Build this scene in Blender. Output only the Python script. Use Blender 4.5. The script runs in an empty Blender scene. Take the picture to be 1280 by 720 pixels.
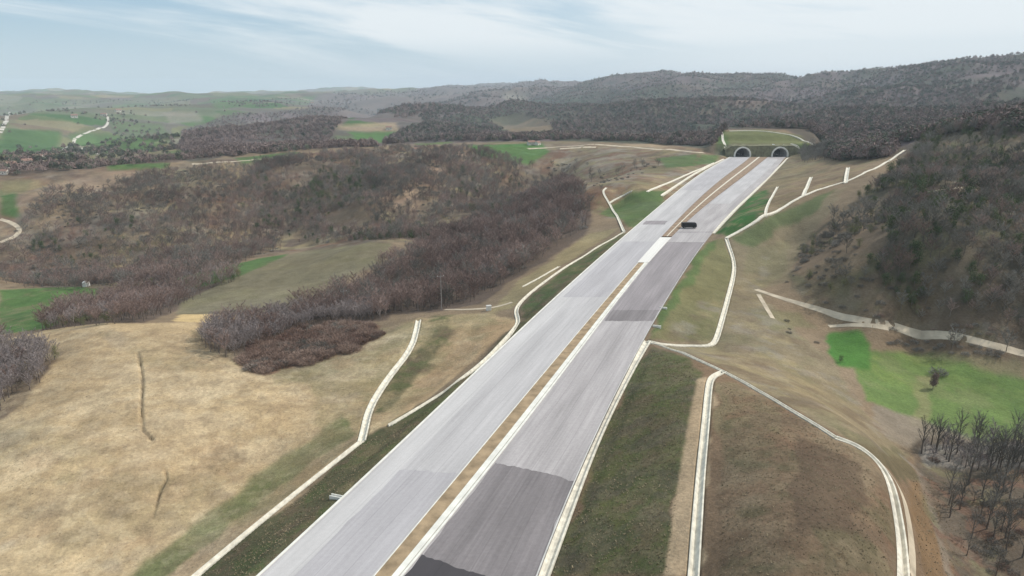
import bpy, bmesh, math, random
import numpy as np
from mathutils import Vector
random.seed(7)
rng = np.random.default_rng(11)
S = bpy.context.scene
COL = S.collection

# ------------------------------------------------------------------ camera
H = 62.0                      # the drone hangs 62 m above the carriageway
F = 865.0                     # focal length in photo pixels (1280 wide)
PITCH = math.atan((360-108)/F)
cam = bpy.data.cameras.new('camera'); camo = bpy.data.objects.new('camera', cam)
COL.objects.link(camo); S.camera = camo
camo.location = (0, 0, H); camo.rotation_euler = (math.pi/2-PITCH, 0, 0)
cam.sensor_width = 36; cam.lens = F/1280*36; cam.clip_start = 1; cam.clip_end = 60000

# ------------------------------------------------------------------ light
SUN_AZ = math.radians(68)     # to the right of the view, slightly ahead
SUN_EL = math.radians(44)
w = bpy.data.worlds.new('World'); S.world = w; w.use_nodes = True
nt = w.node_tree; N = nt.nodes; L = nt.links; N.clear()
out = N.new('ShaderNodeOutputWorld'); bg = N.new('ShaderNodeBackground')
sky = N.new('ShaderNodeTexSky'); sky.sky_type = 'NISHITA'; sky.sun_disc = False
sky.sun_elevation = SUN_EL; sky.sun_rotation = SUN_AZ
sky.air_density = 1.0; sky.dust_density = 0.4; sky.ozone_density = 2.0
bg.inputs['Strength'].default_value = 0.091
tc = N.new('ShaderNodeTexCoord'); sep = N.new('ShaderNodeSeparateXYZ')
L.new(tc.outputs['Generated'], sep.inputs[0])
def M(op, a, b=None, c=None, tree=None, clamp=False):
    n = (tree or nt).nodes.new('ShaderNodeMath'); n.operation = op; n.use_clamp = clamp
    for i, v in enumerate((a, b, c)):
        if v is None: continue
        if isinstance(v, (int, float)): n.inputs[i].default_value = v
        else: (tree or nt).links.new(v, n.inputs[i])
    return n.outputs[0]
def mixc(f, a, b):
    n = N.new('ShaderNodeMix'); n.data_type = 'RGBA'
    for k_, v in ((0, f), (6, a), (7, b)):
        if isinstance(v, (int, float, tuple)): n.inputs[k_].default_value = v if not isinstance(v, tuple) else (*v, 1)
        else: L.new(v, n.inputs[k_])
    return n.outputs[2]
def mr(v, a, b, c_, d_, smooth=False):
    n = N.new('ShaderNodeMapRange'); L.new(v, n.inputs[0])
    for k_, q in zip((1, 2, 3, 4), (a, b, c_, d_)): n.inputs[k_].default_value = q
    if smooth: n.interpolation_type = 'SMOOTHSTEP'
    return n.outputs[0]
sx, sy, sz = sep.outputs
# cirrus drawn out in long streaks, denser on the sunny side and breaking up to blue in the west
cmb = N.new('ShaderNodeCombineXYZ'); L.new(M('MULTIPLY_ADD', sx, 2.4, 0.9), cmb.inputs[0])
L.new(M('MULTIPLY_ADD', sz, 21.0, M('MULTIPLY', sx, 2.9)), cmb.inputs[1]); L.new(M('MULTIPLY', sy, 1.2), cmb.inputs[2])
n1 = N.new('ShaderNodeTexNoise'); n1.inputs['Scale'].default_value = 1.0; n1.inputs['Detail'].default_value = 7; n1.inputs['Roughness'].default_value = 0.56; n1.inputs['Distortion'].default_value = 0.5
L.new(cmb.outputs[0], n1.inputs['Vector'])
cirrus = mr(M('ADD', n1.outputs[0], M('MULTIPLY', mr(sx, -0.45, 0.25, -0.01, 0.24), 1.0)), 0.41, 0.72, 0.0, 1.0, True)
cirrus = M('MULTIPLY', cirrus, mr(sz, 0.02, 0.07, 0.35, 0.92, True))
cirrus = M('MAXIMUM', cirrus, M('MULTIPLY', mr(sx, -0.15, 0.4, 0.0, 0.75, True), 1.0))
clear = mixc(0.68, sky.outputs[0], (4.9, 7.1, 8.9))                       # dry air over a thin veil
clear = mixc(mr(sz, 0.0, 0.10, 0.85, 0.0, True), clear, (6.5, 7.8, 8.6))    # pale haze band low down
class _o: pass
cm = _o(); cm.outputs = [None, None, mixc(cirrus, clear, (9.5, 10.1, 10.4))]
L.new(cm.outputs[2], bg.inputs[0]); L.new(bg.outputs[0], out.inputs[0])
sd = bpy.data.lights.new('sun', 'SUN'); sd.energy = 3.7; sd.angle = math.radians(0.6); sd.color = (1, 0.94, 0.85)
so = bpy.data.objects.new('sun', sd); COL.objects.link(so)
sdir = Vector((math.sin(SUN_AZ)*math.cos(SUN_EL), math.cos(SUN_AZ)*math.cos(SUN_EL), math.sin(SUN_EL)))
so.rotation_euler = sdir.to_track_quat('Z', 'Y').to_euler(); so.location = (200, 60, 300)
S.view_settings.view_transform = 'Standard'; S.view_settings.look = 'None'
S.view_settings.exposure = 0.0; S.view_settings.gamma = 1.0
S.cycles.use_denoising = True
S.cycles.max_bounces = 5; S.cycles.diffuse_bounces = 2; S.cycles.volume_bounces = 1
S.cycles.transparent_max_bounces = 4

# ------------------------------------------------------------------ helpers
def tag(o, label=None, cat=None, group=None, kind=None):
    if label: o['label'] = label
    if cat: o['category'] = cat
    if group: o['group'] = group
    if kind: o['kind'] = kind
    return o
def link(name, me, mat=None, parent=None, loc=None, rz=0):
    o = bpy.data.objects.new(name, me); COL.objects.link(o)
    if mat is not None and me is not None and not me.materials: me.materials.append(mat)
    if parent: o.parent = parent
    if loc is not None: o.location = loc
    o.rotation_euler[2] = rz
    return o
def empty(name, loc=(0,0,0), rz=0):
    o = bpy.data.objects.new(name, None); COL.objects.link(o); o.location = loc; o.rotation_euler[2] = rz
    o.empty_display_size = 0.5
    return o
def mesh(name, v, f, smooth=False):
    me = bpy.data.meshes.new(name)
    me.from_pydata([tuple(map(float, p)) for p in v], [], [tuple(map(int, q)) for q in f])
    if smooth: me.shade_smooth()
    me.update(); return me
def npmesh(name, V, Q, smooth=True):
    me = bpy.data.meshes.new(name)
    V = np.ascontiguousarray(V, dtype=np.float32); Q = np.ascontiguousarray(Q, dtype=np.int32)
    me.vertices.add(len(V)); me.vertices.foreach_set('co', V.ravel())
    k = Q.shape[1]; me.loops.add(Q.size); me.loops.foreach_set('vertex_index', Q.ravel())
    me.polygons.add(len(Q)); me.polygons.foreach_set('loop_start', np.arange(len(Q), dtype=np.int32)*k)
    me.update(calc_edges=True); me.validate()
    if smooth: me.shade_smooth()
    return me
def boxv(x0, x1, y0, y1, z0, z1):
    return ([(x0,y0,z0),(x1,y0,z0),(x1,y1,z0),(x0,y1,z0),(x0,y0,z1),(x1,y0,z1),(x1,y1,z1),(x0,y1,z1)],
            [(0,3,2,1),(4,5,6,7),(0,1,5,4),(1,2,6,5),(2,3,7,6),(3,0,4,7)])
class MB:
    def __init__(s): s.v = []; s.f = []
    def add(s, v, f):
        n = len(s.v); s.v += [tuple(p) for p in v]; s.f += [tuple(i+n for i in q) for q in f]; return s
    def box(s, *a): return s.add(*boxv(*a))
    def mesh(s, name, smooth=False): return mesh(name, s.v, s.f, smooth)

# pixel -> ray (world), the photo's own geometry, used to read real positions off the picture
cp, sp = math.cos(PITCH), math.sin(PITCH)
def ray(px, py):
    x = (np.asarray(px, float)-640)/F; y = (360-np.asarray(py, float))/F
    dx = x; dy = cp+y*sp; dz = -sp+y*cp
    h = np.hypot(dx, dy)
    return np.arctan2(dx, dy), dz/h          # azimuth, slope
def at_z(px, py, z):
    a, t = ray(px, py); r = (z-H)/t
    return r*np.sin(a), r*np.cos(a)

# value noise
_perm = np.random.default_rng(5).random((512, 512)).astype(np.float32)
def vnoise(x, y):
    xi = np.floor(x).astype(np.int64); yi = np.floor(y).astype(np.int64)
    fx = x-xi; fy = y-yi; fx = fx*fx*(3-2*fx); fy = fy*fy*(3-2*fy)
    a = _perm[xi & 511, yi & 511]; b = _perm[(xi+1) & 511, yi & 511]
    c = _perm[xi & 511, (yi+1) & 511]; d = _perm[(xi+1) & 511, (yi+1) & 511]
    return (a*(1-fx)+b*fx)*(1-fy)+(c*(1-fx)+d*fx)*fy
def fbm(x, y, s, o=4, seed=0.0, g=0.5):
    r = 0; a = 1; t = 0
    for k in range(o):
        c_, s_ = math.cos(0.7*k+seed), math.sin(0.7*k+seed)
        u = (x*c_-y*s_)/s*2**k+17.3*k+seed*31; v = (x*s_+y*c_)/s*2**k-9.1*k+seed*13
        r = r+a*(vnoise(u, v)-0.5)*2; t += a; a *= g
    return r/t
def sstep(a, b, x):
    t = np.clip((x-a)/(b-a), 0, 1); return t*t*(3-2*t)

# ------------------------------------------------------------------ motorway plan (read off at z = 0)
TAB = [  # row, left edge, left side of median, right side of median, right edge
 (720,325,468,505,673),(624,427,547,580,709),(540,515,617,645,743),(466,597,680,706,785),(425,640,716,737,806),
 (392,672,743,759,823),(360,706,769,783,842),(330,741,795,808,861),(305,770,818,832,878),(292,786,831,843,890),(276,804,846,859,903),(259,823,862,881,920),
 (240,846,882,904,941),(230,859,894,916,951),(220,872,906,929,961),(210,889,920,943,970),(200,905,933,955,979.5),(195.5,914,938,961,983)]
def col_world(k):
    return np.array([at_z(r[k], r[0], 0.0) for r in TAB])
EL, EM1, EM2, ER = [col_world(k) for k in (1, 2, 3, 4)]
CEN = (EL+ER)/2
def param(P):      # parameter = distance along centre line at same station
    return P
sC = np.concatenate([[0], np.cumsum(np.hypot(*np.diff(CEN, axis=0).T))])
# smooth the edges: fit low-order polynomials of station
def fit(E_, deg=6):
    s = sC/sC[-1]
    wts = np.array([1.0/(H/ (abs(ray(640, r[0])[1]))) for r in TAB])**0.5
    cx = np.polyfit(s, E_[:, 0], deg, w=wts); cy = np.polyfit(s, E_[:, 1], deg, w=wts)
    return lambda q: np.stack([np.polyval(cx, q/sC[-1]), np.polyval(cy, q/sC[-1])], -1)
fL, fM1, fM2, fR = fit(EL), fit(EM1), fit(EM2), fit(ER)
S0, S1 = 0.0, sC[-1]
def edge_fn(f):
    d0 = (f(np.array([2.0]))-f(np.array([0.0])))/2.0
    d1 = (f(np.array([S1]))-f(np.array([S1-6.0])))/6.0
    def g(q):
        q = np.atleast_1d(np.asarray(q, float)); p = f(np.clip(q, 0, S1))
        p = p+np.minimum(q, 0)[:, None]*d0+np.maximum(q-S1, 0)[:, None]*d1
        return p
    return g
gL, gM1, gM2, gR = map(edge_fn, (fL, fM1, fM2, fR))
QS = np.concatenate([np.arange(-160, 0, 4.0), np.arange(0, S1, 2.5), [S1]])
PL, PM1, PM2, PR = gL(QS), gM1(QS), gM2(QS), gR(QS)
PORT_C = [(gL(S1)[0]+gM1(S1)[0])/2, (gM2(S1)[0]+gR(S1)[0])/2]
pd = (gM1(S1)[0]-gM1(S1-20)[0]); pd /= np.hypot(*pd)     # road direction at the portals
pc = (PORT_C[0]+PORT_C[1])/2

# ------------------------------------------------------------------ terrain
RR = [18.0]
while RR[-1] < 15000:
    r = RR[-1]; RR.append(r*(1+(0.012 if r < 60 else 0.0048 if r < 800 else 0.0075 if r < 5000 else 0.02)))
RR = np.array(RR)
a_in = np.radians(np.arange(-40, 40.01, 0.115))
a_lo = np.radians(np.array([-180,-165,-150,-135,-120,-105,-92,-82,-74,-68,-63,-59,-56,-53,-51,-49,-47.5,-46,-45,-44,-43.2,-42.4,-41.7,-41,-40.5]))
AZ = np.concatenate([a_lo, a_in, -a_lo[::-1]])
# control points: (px, py, z) = point of the photo at that height;  (px, py, 'r', dist) = point at that distance
C = []
def c(px, py, z): x, y = at_z(px, py, z); C.append((x, y, z))
def d(px, py, r): a, t = ray(px, py); C.append((r*math.sin(a), r*math.cos(a), H+t*r))
def p(az, r, z): a = math.radians(az); C.append((r*math.sin(a), r*math.cos(a), z))
# road bed and its verges
for q in np.concatenate([np.arange(-40, 200, 22), np.arange(200, S1-5, 40)]):
    for g in (gL, gR):
        x, y = g(q)[0]; C.append((x, y, -0.2))
# fill on the left of the road: toe ditch
for px, py, z in [(245,720,-5.5),(385,606,-5),(455,548,-4.6),(540,497,-3.8),(600,455,-3),(650,400,-2.5),(700,336,-3.5),(745,308,-3),(775,292,-1.0)]: c(px, py, z)
# sandy field on the left
for px, py, z in [(120,720,-6.5),(0,700,-5),(0,600,-4.5),(110,600,-4.5),(220,620,-7),(100,500,-4),(200,500,-4.5),(330,560,-8),(330,520,-6.5),(400,500,-7.5),(430,450,-8),
                  (60,440,-6),(130,408,-6.0),(235,405,-7.5),(10,430,-9),(220,440,-5.5),(500,420,-6.5),(350,455,-8.5),(420,420,-9.5),(550,400,-6),(610,393,-5),(530,480,-6.5),(470,500,-7.0),(490,545,-2.6)]: c(px, py, z)
# valley behind it
for px, py, z in [(60,388,-34),(0,390,-36),(150,382,-30),(230,388,-22),(330,378,-19),(400,370,-20),(300,330,-32),(350,345,-24),(420,322,-20),(478,303,-18),(180,350,-38),(20,355,-40),
                  (450,380,-15),(520,360,-19),(600,350,-14),(650,318,-12),(700,290,-8),(735,265,-6),(560,310,-22),(640,270,-20),(690,240,-16),(755,300,-4),
                  (720,320,-6),(660,352,-6),(610,372,-8)]: c(px, py, z)
for px, py, z in [(0,335,-46),(100,335,-48),(200,325,-48),(300,312,-46),(420,296,-42),(520,285,-38),(620,248,-32),(700,222,-22)]: c(px, py, z)
# far valley side and its crest
for px, py, z in [(0,300,-36),(60,270,-27),(150,270,-28),(260,270,-32),(380,260,-33),(470,260,-29),(560,250,-26),(30,240,-18),(130,225,-14),(240,225,-14),(340,225,-18),
                  (420,215,-14),(500,205,-10),(580,215,-14),(640,205,-12),(60,213,-14),(150,207,-11),(250,199,-9),(380,190,-6),(480,184,-3),(560,183,-2),(640,184,-3),(720,184,-2),
                  (720,205,-8),(760,225,-6),(780,250,-2.5),(752,240,1),(790,238,3),(770,205,0),(800,192,2),(830,210,2.5),(870,195,4),(840,182,4),(880,186,6)]: c(px, py, z)
# beyond the crest, left
for a in [(30,200,1000),(120,200,1050),(250,193,950),(30,190,1400),(120,185,1550),(200,178,1600),(60,165,2000),(130,165,2100),(200,160,2200),(10,150,2600),(130,145,2900),(220,140,3000),
          (60,128,4300),(200,128,4300),(330,130,3300),(0,118.5,6000),(100,118.5,6300),(220,121,6000),(340,120,5600),(0,113.5,9000),(80,112.5,9300),(150,116,9000),(200,118.5,8500),(300,116.5,9000),(380,112.5,9300),(440,109.5,9800),
          (300,185,1000),(400,182,1000),(300,165,1350),(380,150,1700),(460,172,1250),(440,150,1800),(520,165,1300),(500,140,2300),(420,135,2800),(360,125,4000),(480,122,4200),(560,120,4600),(500,112.5,8500),(560,112,8800)]: d(*a)
# middle and right hills
for a in [(600,175,1050),(560,160,1350),(620,145,1900),(650,160,1400),(700,170,1100),(740,150,1500),(600,128,3200),(650,118,3800),(700,112,4400),(600,109,6500),(625,105,8500),(680,106,5600),
          (740,106,4600),(765,101.5,4000),(790,96,3600),(850,93,3500),(960,95,3400),(1010,101,3300),(800,120,2500),(880,110,2700),(960,115,2500),(800,150,1500),(860,150,1450),(860,127,1750),(930,125,1650),(790,131,1850),(640,127,2050),(560,140,1850),(960,140,1600),(820,175,950),(870,170,880),
          (1020,101.5,2900),(1070,94.5,2700),(1120,88,2500),(1180,82,2350),(1240,81,2300),(1279,83,2250),(1120,102,3400),(1180,98,3200),(1240,98,3000),(1279,100,2900),(1060,120,1900),(1160,112,1800),(1270,105,1700),(1020,150,1150),(1060,140,1350),(1140,140,1150),(1230,135,1150),
          (1050,172,850),(1100,160,900),(1180,168,700),(1150,150,1000)]: d(*a)
for a in [(1160,172,520),(1220,160,520),(1279,153,500),(1279,195,430),(1279,245,350),(1190,215,430),(1279,142,800)]: d(*a)
# right of the road: fill, then cut
for px, py, z in [(850,432,-3),(890,432,-4),(905,385,-5),(918,335,-4),(908,300,0.5),(957,271,7),(1005,244,11),(1058,229,15),(1131,189,24),(972,234,5),(1014,222,9),(1060,210,14),(1000,195,4),(1040,195,9),
                  (1090,215,19),(1150,230,22),(1120,260,14),(1040,280,6),(980,300,-2),(960,340,-6),(1000,345,-3),(1060,340,4),(1120,310,12),(1200,310,14),(1279,310,14),(1200,370,2),(1279,400,-3),(1100,385,-3),
                  (950,365,-6),(1050,400,-8),(1150,420,-10),(1279,440,-10),(960,400,-6),(1000,440,-7),(930,425,-4.5),(1060,435,-9),(1060,500,-9),(1180,470,-13),(1180,510,-14),(1279,490,-15),(1279,540,-15),(1150,580,-13),
                  (1200,640,-13),(1279,640,-14),(1279,719,-14),(1190,719,-11),(1110,540,-10),(1160,640,-10)]: c(px, py, z)
for px, py, z in [(760,719,7*0.45),(845,719,7),(870,719,7),(740,640,1.2),(845,640,6.8),(880,600,7),(855,540,6.6),(882,520,6.4),(865,480,5.2),(905,464,4.4),(855,440,1.8),(800,500,2.2),(810,600,4.4),
                  (950,490,6),(1000,520,8),(1045,548,9),(1085,567,8),(1118,615,6.5),(1130,719,7),(960,600,11.5),(1000,700,13.5),(1060,640,12),(1090,719,11),(1040,580,10.5),(940,540,9.3),(920,640,10.2),(920,719,10.6),(1150,719,2),(1100,560,3),(1040,510,0)]: c(px, py, z)
# round the frame
for a in [(-60,60,-5),(-30,50,-5),(0,45,0),(30,45,5),(60,60,-6),(-55,150,-6),(-55,300,-30),(-55,600,-15),(-55,1500,-50),(-55,5000,-10),(-55,12000,20),(55,150,-10),(55,300,10),(55,600,60),(55,1500,100),(55,2400,150),(55,6000,60),
          (48,2300,135),(44,3200,120),(0,11000,-100),(20,9000,-60),(32,7000,-60),(40,6000,-20),(-20,12500,-140),(-40,12500,-140),(20,11500,-140),(10,6000,20),(28,5000,20),(-8,2500,-75),(-3,2600,-70),(3,2700,-55),(-13,2300,-80),(10,2200,-15),(15,2150,-8),(19,2100,-5),(30,1450,12),(34,1450,18),(26,1450,-8),(-33,3500,-105),(-25,3500,-110),(-16,3500,-95),(-30,1950,-112),(-22,1950,-105)]: p(*a)
C = np.array(C)
# drop control points that fall on the carriageways
def poly_in(P, X, Y):
    x0, y0 = P.min(0); x1, y1 = P.max(0)
    m = (X >= x0) & (X <= x1) & (Y >= y0) & (Y <= y1)
    idx = np.nonzero(m.ravel())[0]; x = X.ravel()[idx]; y = Y.ravel()[idx]
    ins = np.zeros(len(x), bool); n = len(P)
    for i in range(n):
        ax, ay = P[i]; bx, by = P[(i+1) % n]
        if ay == by: continue
        cnd = (ay > y) != (by > y)
        ins ^= cnd & (x < (bx-ax)*(y-ay)/(by-ay)+ax)
    res = np.zeros(X.size, bool); res[idx] = ins
    return res.reshape(X.shape)
def dist_line(P, X, Y, maxd=60.0):
    """distance to a polyline and station along it; vectorised over points near its box"""
    sh = X.shape; X = X.ravel(); Y = Y.ravel()
    x0, y0 = P.min(0)-maxd; x1, y1 = P.max(0)+maxd
    idx = np.nonzero((X > x0) & (X < x1) & (Y > y0) & (Y < y1))[0]
    D = np.full(X.shape, 1e9); T = np.zeros(X.shape)
    x = X[idx]; y = Y[idx]; best = np.full(len(idx), 1e9); bt = np.zeros(len(idx)); s = 0
    for i in range(len(P)-1):
        ax, ay = P[i]; bx, by = P[i+1]; lx, ly = bx-ax, by-ay; l2 = lx*lx+ly*ly
        t = np.clip(((x-ax)*lx+(y-ay)*ly)/l2, 0, 1)
        dd = np.hypot(x-ax-t*lx, y-ay-t*ly); m = dd < best
        best[m] = dd[m]; bt[m] = s+t[m]*math.sqrt(l2); s += math.sqrt(l2)
    D[idx] = best; T[idx] = bt
    return D.reshape(sh), T.reshape(sh)
def warp(x, y):
    a = np.clip(np.arctan2(x, y), -math.radians(75), math.radians(75)); r = np.maximum(np.hypot(x, y), 40)
    return np.stack([a*1.6, np.log(r)], -1)
CW = warp(C[:, 0], C[:, 1])
def kern(A, B):
    D2 = ((A[:, None, :]-B[None, :, :])**2).sum(-1)+1e-9
    return 0.5*D2*np.log(D2)
nC = len(C)
K = kern(CW, CW)+np.eye(nC)*0.00015
Pm = np.concatenate([np.ones((nC, 1)), CW], 1)
A_ = np.zeros((nC+3, nC+3)); A_[:nC, :nC] = K; A_[:nC, nC:] = Pm; A_[nC:, :nC] = Pm.T
def relief(x, y):
    """gullies and bumps laid over the control surface"""
    r = np.hypot(x, y)
    far = sstep(700, 2500, r)
    amp_mid = sstep(170, 420, r)*(1-sstep(1500, 3500, r))
    n = fbm(x, y, 130, 5, 1.0, 0.5); rid = 1-2*np.abs(fbm(x, y, 95, 4, 2.3, 0.5))
    west = sstep(.05, -.15, np.arctan2(x, y)) if False else 1-sstep(-.15, .05, np.arctan2(x, y))
    z = amp_mid*(3.4*n+3.0*rid)*(1+.9*west*sstep(380, 480, r))
    z = z+sstep(900, 1500, r)*(1-sstep(4500, 7000, r))*sstep(.1, .35, np.arctan2(x, y)+.30)*(34*(1-2.6*np.abs(fbm(x, y, 520, 4, 4.7)))+14*fbm(x, y, 240, 4, 4.9))
    z = z+far*np.minimum(r*0.013, 60)*(fbm(x, y, 900, 5, 3.1, 0.55)+0.6*(1-2.2*np.abs(fbm(x, y, 620, 4, 4.0))))
    z = z+(1-far)*sstep(60, 120, r)*(0.45*fbm(x, y, 22, 4, 5.0)+0.16*fbm(x, y, 4.5, 3, 6.0))
    return z
POLYROAD = np.concatenate([PL, PR[::-1]])
def side_mask(x, y):        # 0 on and beside the road, 1 away from it
    D, _ = dist_line(CLINE, x, y, 120)
    return sstep(17, 60, D)
CLINE = (gL(QS)+gR(QS))/2
nz = relief(C[:, 0], C[:, 1])*side_mask(C[:, 0], C[:, 1])
rhs = np.concatenate([C[:, 2]-nz, np.zeros(3)])
SOL = np.linalg.solve(A_, rhs)
def base_z(x, y):
    sh = x.shape; W_ = warp(x.ravel(), y.ravel()); o = np.empty(len(W_))
    for i in range(0, len(W_), 40000):
        q = W_[i:i+40000]; o[i:i+40000] = kern(q, CW)@SOL[:nC]+SOL[nC]+q@SOL[nC+1:]
    return o.reshape(sh)
GX = RR[:, None]*np.sin(AZ)[None, :]; GY = RR[:, None]*np.cos(AZ)[None, :]
# evaluate the smooth part on a coarser grid, then refine linearly
ci = np.unique(np.concatenate([np.arange(0, len(RR), 3), [len(RR)-1]])); cj = np.unique(np.concatenate([np.arange(0, len(AZ), 3), [len(AZ)-1]]))
ZB = base_z(GX[np.ix_(ci, cj)], GY[np.ix_(ci, cj)])
T1 = np.stack([np.interp(np.arange(len(AZ)), cj, ZB[k]) for k in range(len(ci))])
ZB = np.stack([np.interp(np.arange(len(RR)), ci, T1[:, j]) for j in range(len(AZ))], 1)
SM = side_mask(GX, GY)
GZ = ZB+relief(GX, GY)*SM
# motorway bed
inside = poly_in(POLYROAD, GX, GY)
DL, TL = dist_line(PL, GX, GY, 30); DR, TR = dist_line(PR, GX, GY, 30)
De = np.where(inside, 0, np.minimum(DL, DR))
GZ = np.where(De < 5, -0.38+(GZ+0.38)*sstep(0.9, 5.0, De), GZ)
# tunnel portals: steep faced bank, bench, upper bank
pl_ = (PORT_C[1]-PORT_C[0])/np.hypot(*(PORT_C[1]-PORT_C[0])); pn = np.array([-pl_[1], pl_[0]])
ps = (GX-pc[0])*pn[0]+(GY-pc[1])*pn[1]; pt = (GX-pc[0])*pd[1]-(GY-pc[1])*pd[0]
prof = np.interp(ps, [-6, 1.0, 5, 16, 26, 34, 60, 90], [-0.38, -0.3, 10.4, 11.5, 12, 17, 21, 24])
pm = (1-sstep(38, 58, np.abs(pt-2)))*sstep(-6, 0, ps)*(1-sstep(70, 130, ps))
GZ = GZ*(1-pm)+prof*pm
# earth curvature is ignored; sink the outer rim so no edge shows
GZ = GZ-sstep(10500, 15000, np.hypot(GX, GY))*150
LR = np.log(RR)
def height(x, y, G=None):
    G = GZ if G is None else G
    x = np.asarray(x, float); y = np.asarray(y, float)
    fi = np.interp(np.log(np.maximum(np.hypot(x, y), RR[0])), LR, np.arange(len(RR))); fj = np.interp(np.arctan2(x, y), AZ, np.arange(len(AZ)))
    i = np.minimum(fi.astype(int), len(RR)-2); j = np.minimum(fj.astype(int), len(AZ)-2); u = fi-i; v = fj-j
    return (G[i, j]*(1-v)+G[i, j+1]*v)*(1-u)+(G[i+1, j]*(1-v)+G[i+1, j+1]*v)*u
def hit(px, py):
    """first terrain point met by the line of sight through a photo pixel"""
    px = np.atleast_1d(px).astype(float); py = np.atleast_1d(py).astype(float)
    a, t = ray(px, py); o = np.zeros((len(px), 3))
    fj = np.interp(a, AZ, np.arange(len(AZ)))
    for k in range(len(px)):
        j = int(fj[k]); v = fj[k]-j; Zc = GZ[:, j]*(1-v)+GZ[:, min(j+1, len(AZ)-1)]*v
        g = Zc-(H+t[k]*RR); i = np.argmax(g[30:] > 0)+30
        if g[i] <= 0: r = 12000.0
        else: u = g[i-1]/(g[i-1]-g[i]); r = RR[i-1]+u*(RR[i]-RR[i-1])
        o[k] = (r*math.sin(a[k]), r*math.cos(a[k]), H+t[k]*r)
    return o
def dens(P, step):
    o = []
    for i in range(len(P)-1):
        a = np.array(P[i], float); b = np.array(P[i+1], float); n = max(1, int(np.hypot(*(b-a)[:2])/step))
        for k in range(n): o.append(a+(b-a)*k/n)
    o.append(np.array(P[-1], float)); return np.array(o)
def wpoly(P):
    P = list(P)+[P[0]]; D = dens(P, 7)[:-1]; return hit(D[:, 0], D[:, 1])[:, :2]

# ---- gullies cut into the sandy field
GUL = [([(172,440),(176,458),(178,480),(176,510),(178,537),(190,549)], 0.38, 0.8), ([(206,588),(208,598),(201,612),(196,630),(191,646)], 0.3, 0.6),
       ([(1128,570),(1150,590),(1165,635),(1180,690),(1186,719)], 1.2, 0.7)]
GULW = []
for P_, wd, dp in GUL:
    D_ = dens(P_, 3); W_ = hit(D_[:, 0], D_[:, 1])[:, :2]; GULW.append((W_, wd))
for W_, wd in GULW:
    D_, _ = dist_line(W_, GX, GY, 10); GZ = GZ-(.55 if wd < 1 else .3)*(1-sstep(wd*0.2, wd*1.3, D_))*(.4+.9*np.clip(fbm(GX, GY, 5, 2, 41.)+.5, 0, 1))

def smooth_line(P, it=2):
    P = np.array(P, float)
    for _ in range(it):
        Qn = [P[0]]
        for i in range(len(P)-1): Qn += [P[i]*.75+P[i+1]*.25, P[i]*.25+P[i+1]*.75]
        Qn.append(P[-1]); P = np.array(Qn)
    return P
def wline(P, step=2.0, sm=2):
    D = dens(smooth_line(P, sm), 8); W_ = hit(D[:, 0], D[:, 1])[:, :2]
    # drop jumps over crests, then even out
    keep = [0]
    for i in range(1, len(W_)):
        if np.hypot(*(W_[i]-W_[keep[-1]])) > .3: keep.append(i)
    W_ = W_[keep]
    for _ in range(2): W_[1:-1] = (W_[:-2]+2*W_[1:-1]+W_[2:])/4
    return dens(W_, step)
CHANNELS = [   # (course read off the photo, width, label)
    ([(655,775),(679,719),(712,630),(745,545),(785,466),(809,426)], 1.8, 'wide pale drain along the right carriageway beside dark grass slope'),
    ([(863,775),(867,719),(871,660),(876,590),(883,520),(886,480),(890,470),(905,464)], 1.3, 'white berm drain running up the tan bench right of dark slope'),
    ([(809,426),(822,430),(850,440),(905,464),(950,489),(1000,519),(1045,547)], .9, 'thin crest drain running diagonally above the brown cut slope'),
    ([(1045,547),(1075,558),(1098,577),(1113,600),(1122,640),(1128,680),(1130,719),(1128,775)], 1.5, 'curved white crest drain with a track beside it, lower right'),
    ([(811,427),(830,431),(860,432),(889,433),(896,424),(905,390),(916,350),(919,330),(912,310),(908,298)], 1.4, 'pale drain bending round the foot of the right embankment'),
    ([(908,298),(930,286),(957,271),(1005,244),(1040,232),(1058,228),(1090,213),(1114,200),(1131,188)], 1.5, 'long pale crest drain climbing towards the dark wooded hill'),
    ([(957,271),(957,262),(964,248),(972,234)], 1.3, 'short berm drain nearest the green slope, branching off the crest drain'),
    ([(1004,245),(1007,238),(1014,222)], 1.8, 'short berm drain halfway up the crest drain'),
    ([(1057,229),(1058,220),(1060,210)], 2.0, 'uppermost short berm drain branching off the crest drain'),
    ([(891,292),(902,281),(919,262),(941,242),(962,221),(985,197.5)], 1.6, 'pale drain along the right carriageway leading up to the tunnel'),
    ([(180,775),(245,719),(300,673),(350,632),(400,592),(452,551)], 1.3, 'long white drain at the foot of the left embankment beside the sandy field'),
    ([(452,551),(456,535),(460,515),(470,495),(488,468),(505,448),(516,430),(520,415),(523,400)], 1.6, 'broad pale chute curving up the grassy bank left of the road'),
    ([(487,531),(520,512),(560,486),(600,456),(630,426),(651,402),(643,390),(650,377),(675,356),(705,335),(745,310),(780,290)], 1.2, 'white drain following the left edge of the road towards the bend'),
    ([(654,358),(675,347),(699,333)], 1.0, 'short pale drain under the brown wood left of road'),
    ([(780,290),(772,272),(762,254),(752,240),(758,235)], 1.2, 'pale drain climbing the green knoll left of the road'),
    ([(762,254),(775,246),(790,239)], 1.2, 'short branch drain across bare earth on the green knoll'),
    ([(809,240),(830,231),(860,218),(893,204)], 1.5, 'outer pale drain left of the road near the tunnel'),
    ([(827,245),(846,232),(868,217),(905,199)], 1.5, 'inner pale drain left of the road near the tunnel'),
    ([(902,166),(904,176),(907,187)], 2.2, 'steep pale chute down the bank left of the tunnel'),
    ([(912,164),(950,163),(985,168),(1003,174),(1018,182)], 1.8, 'curved crest drain over the tunnel mound'),
    ([(988,180),(998,184),(1003,194)], 1.3, 'short curved drain right of the tunnel mouths'),
]
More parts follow.
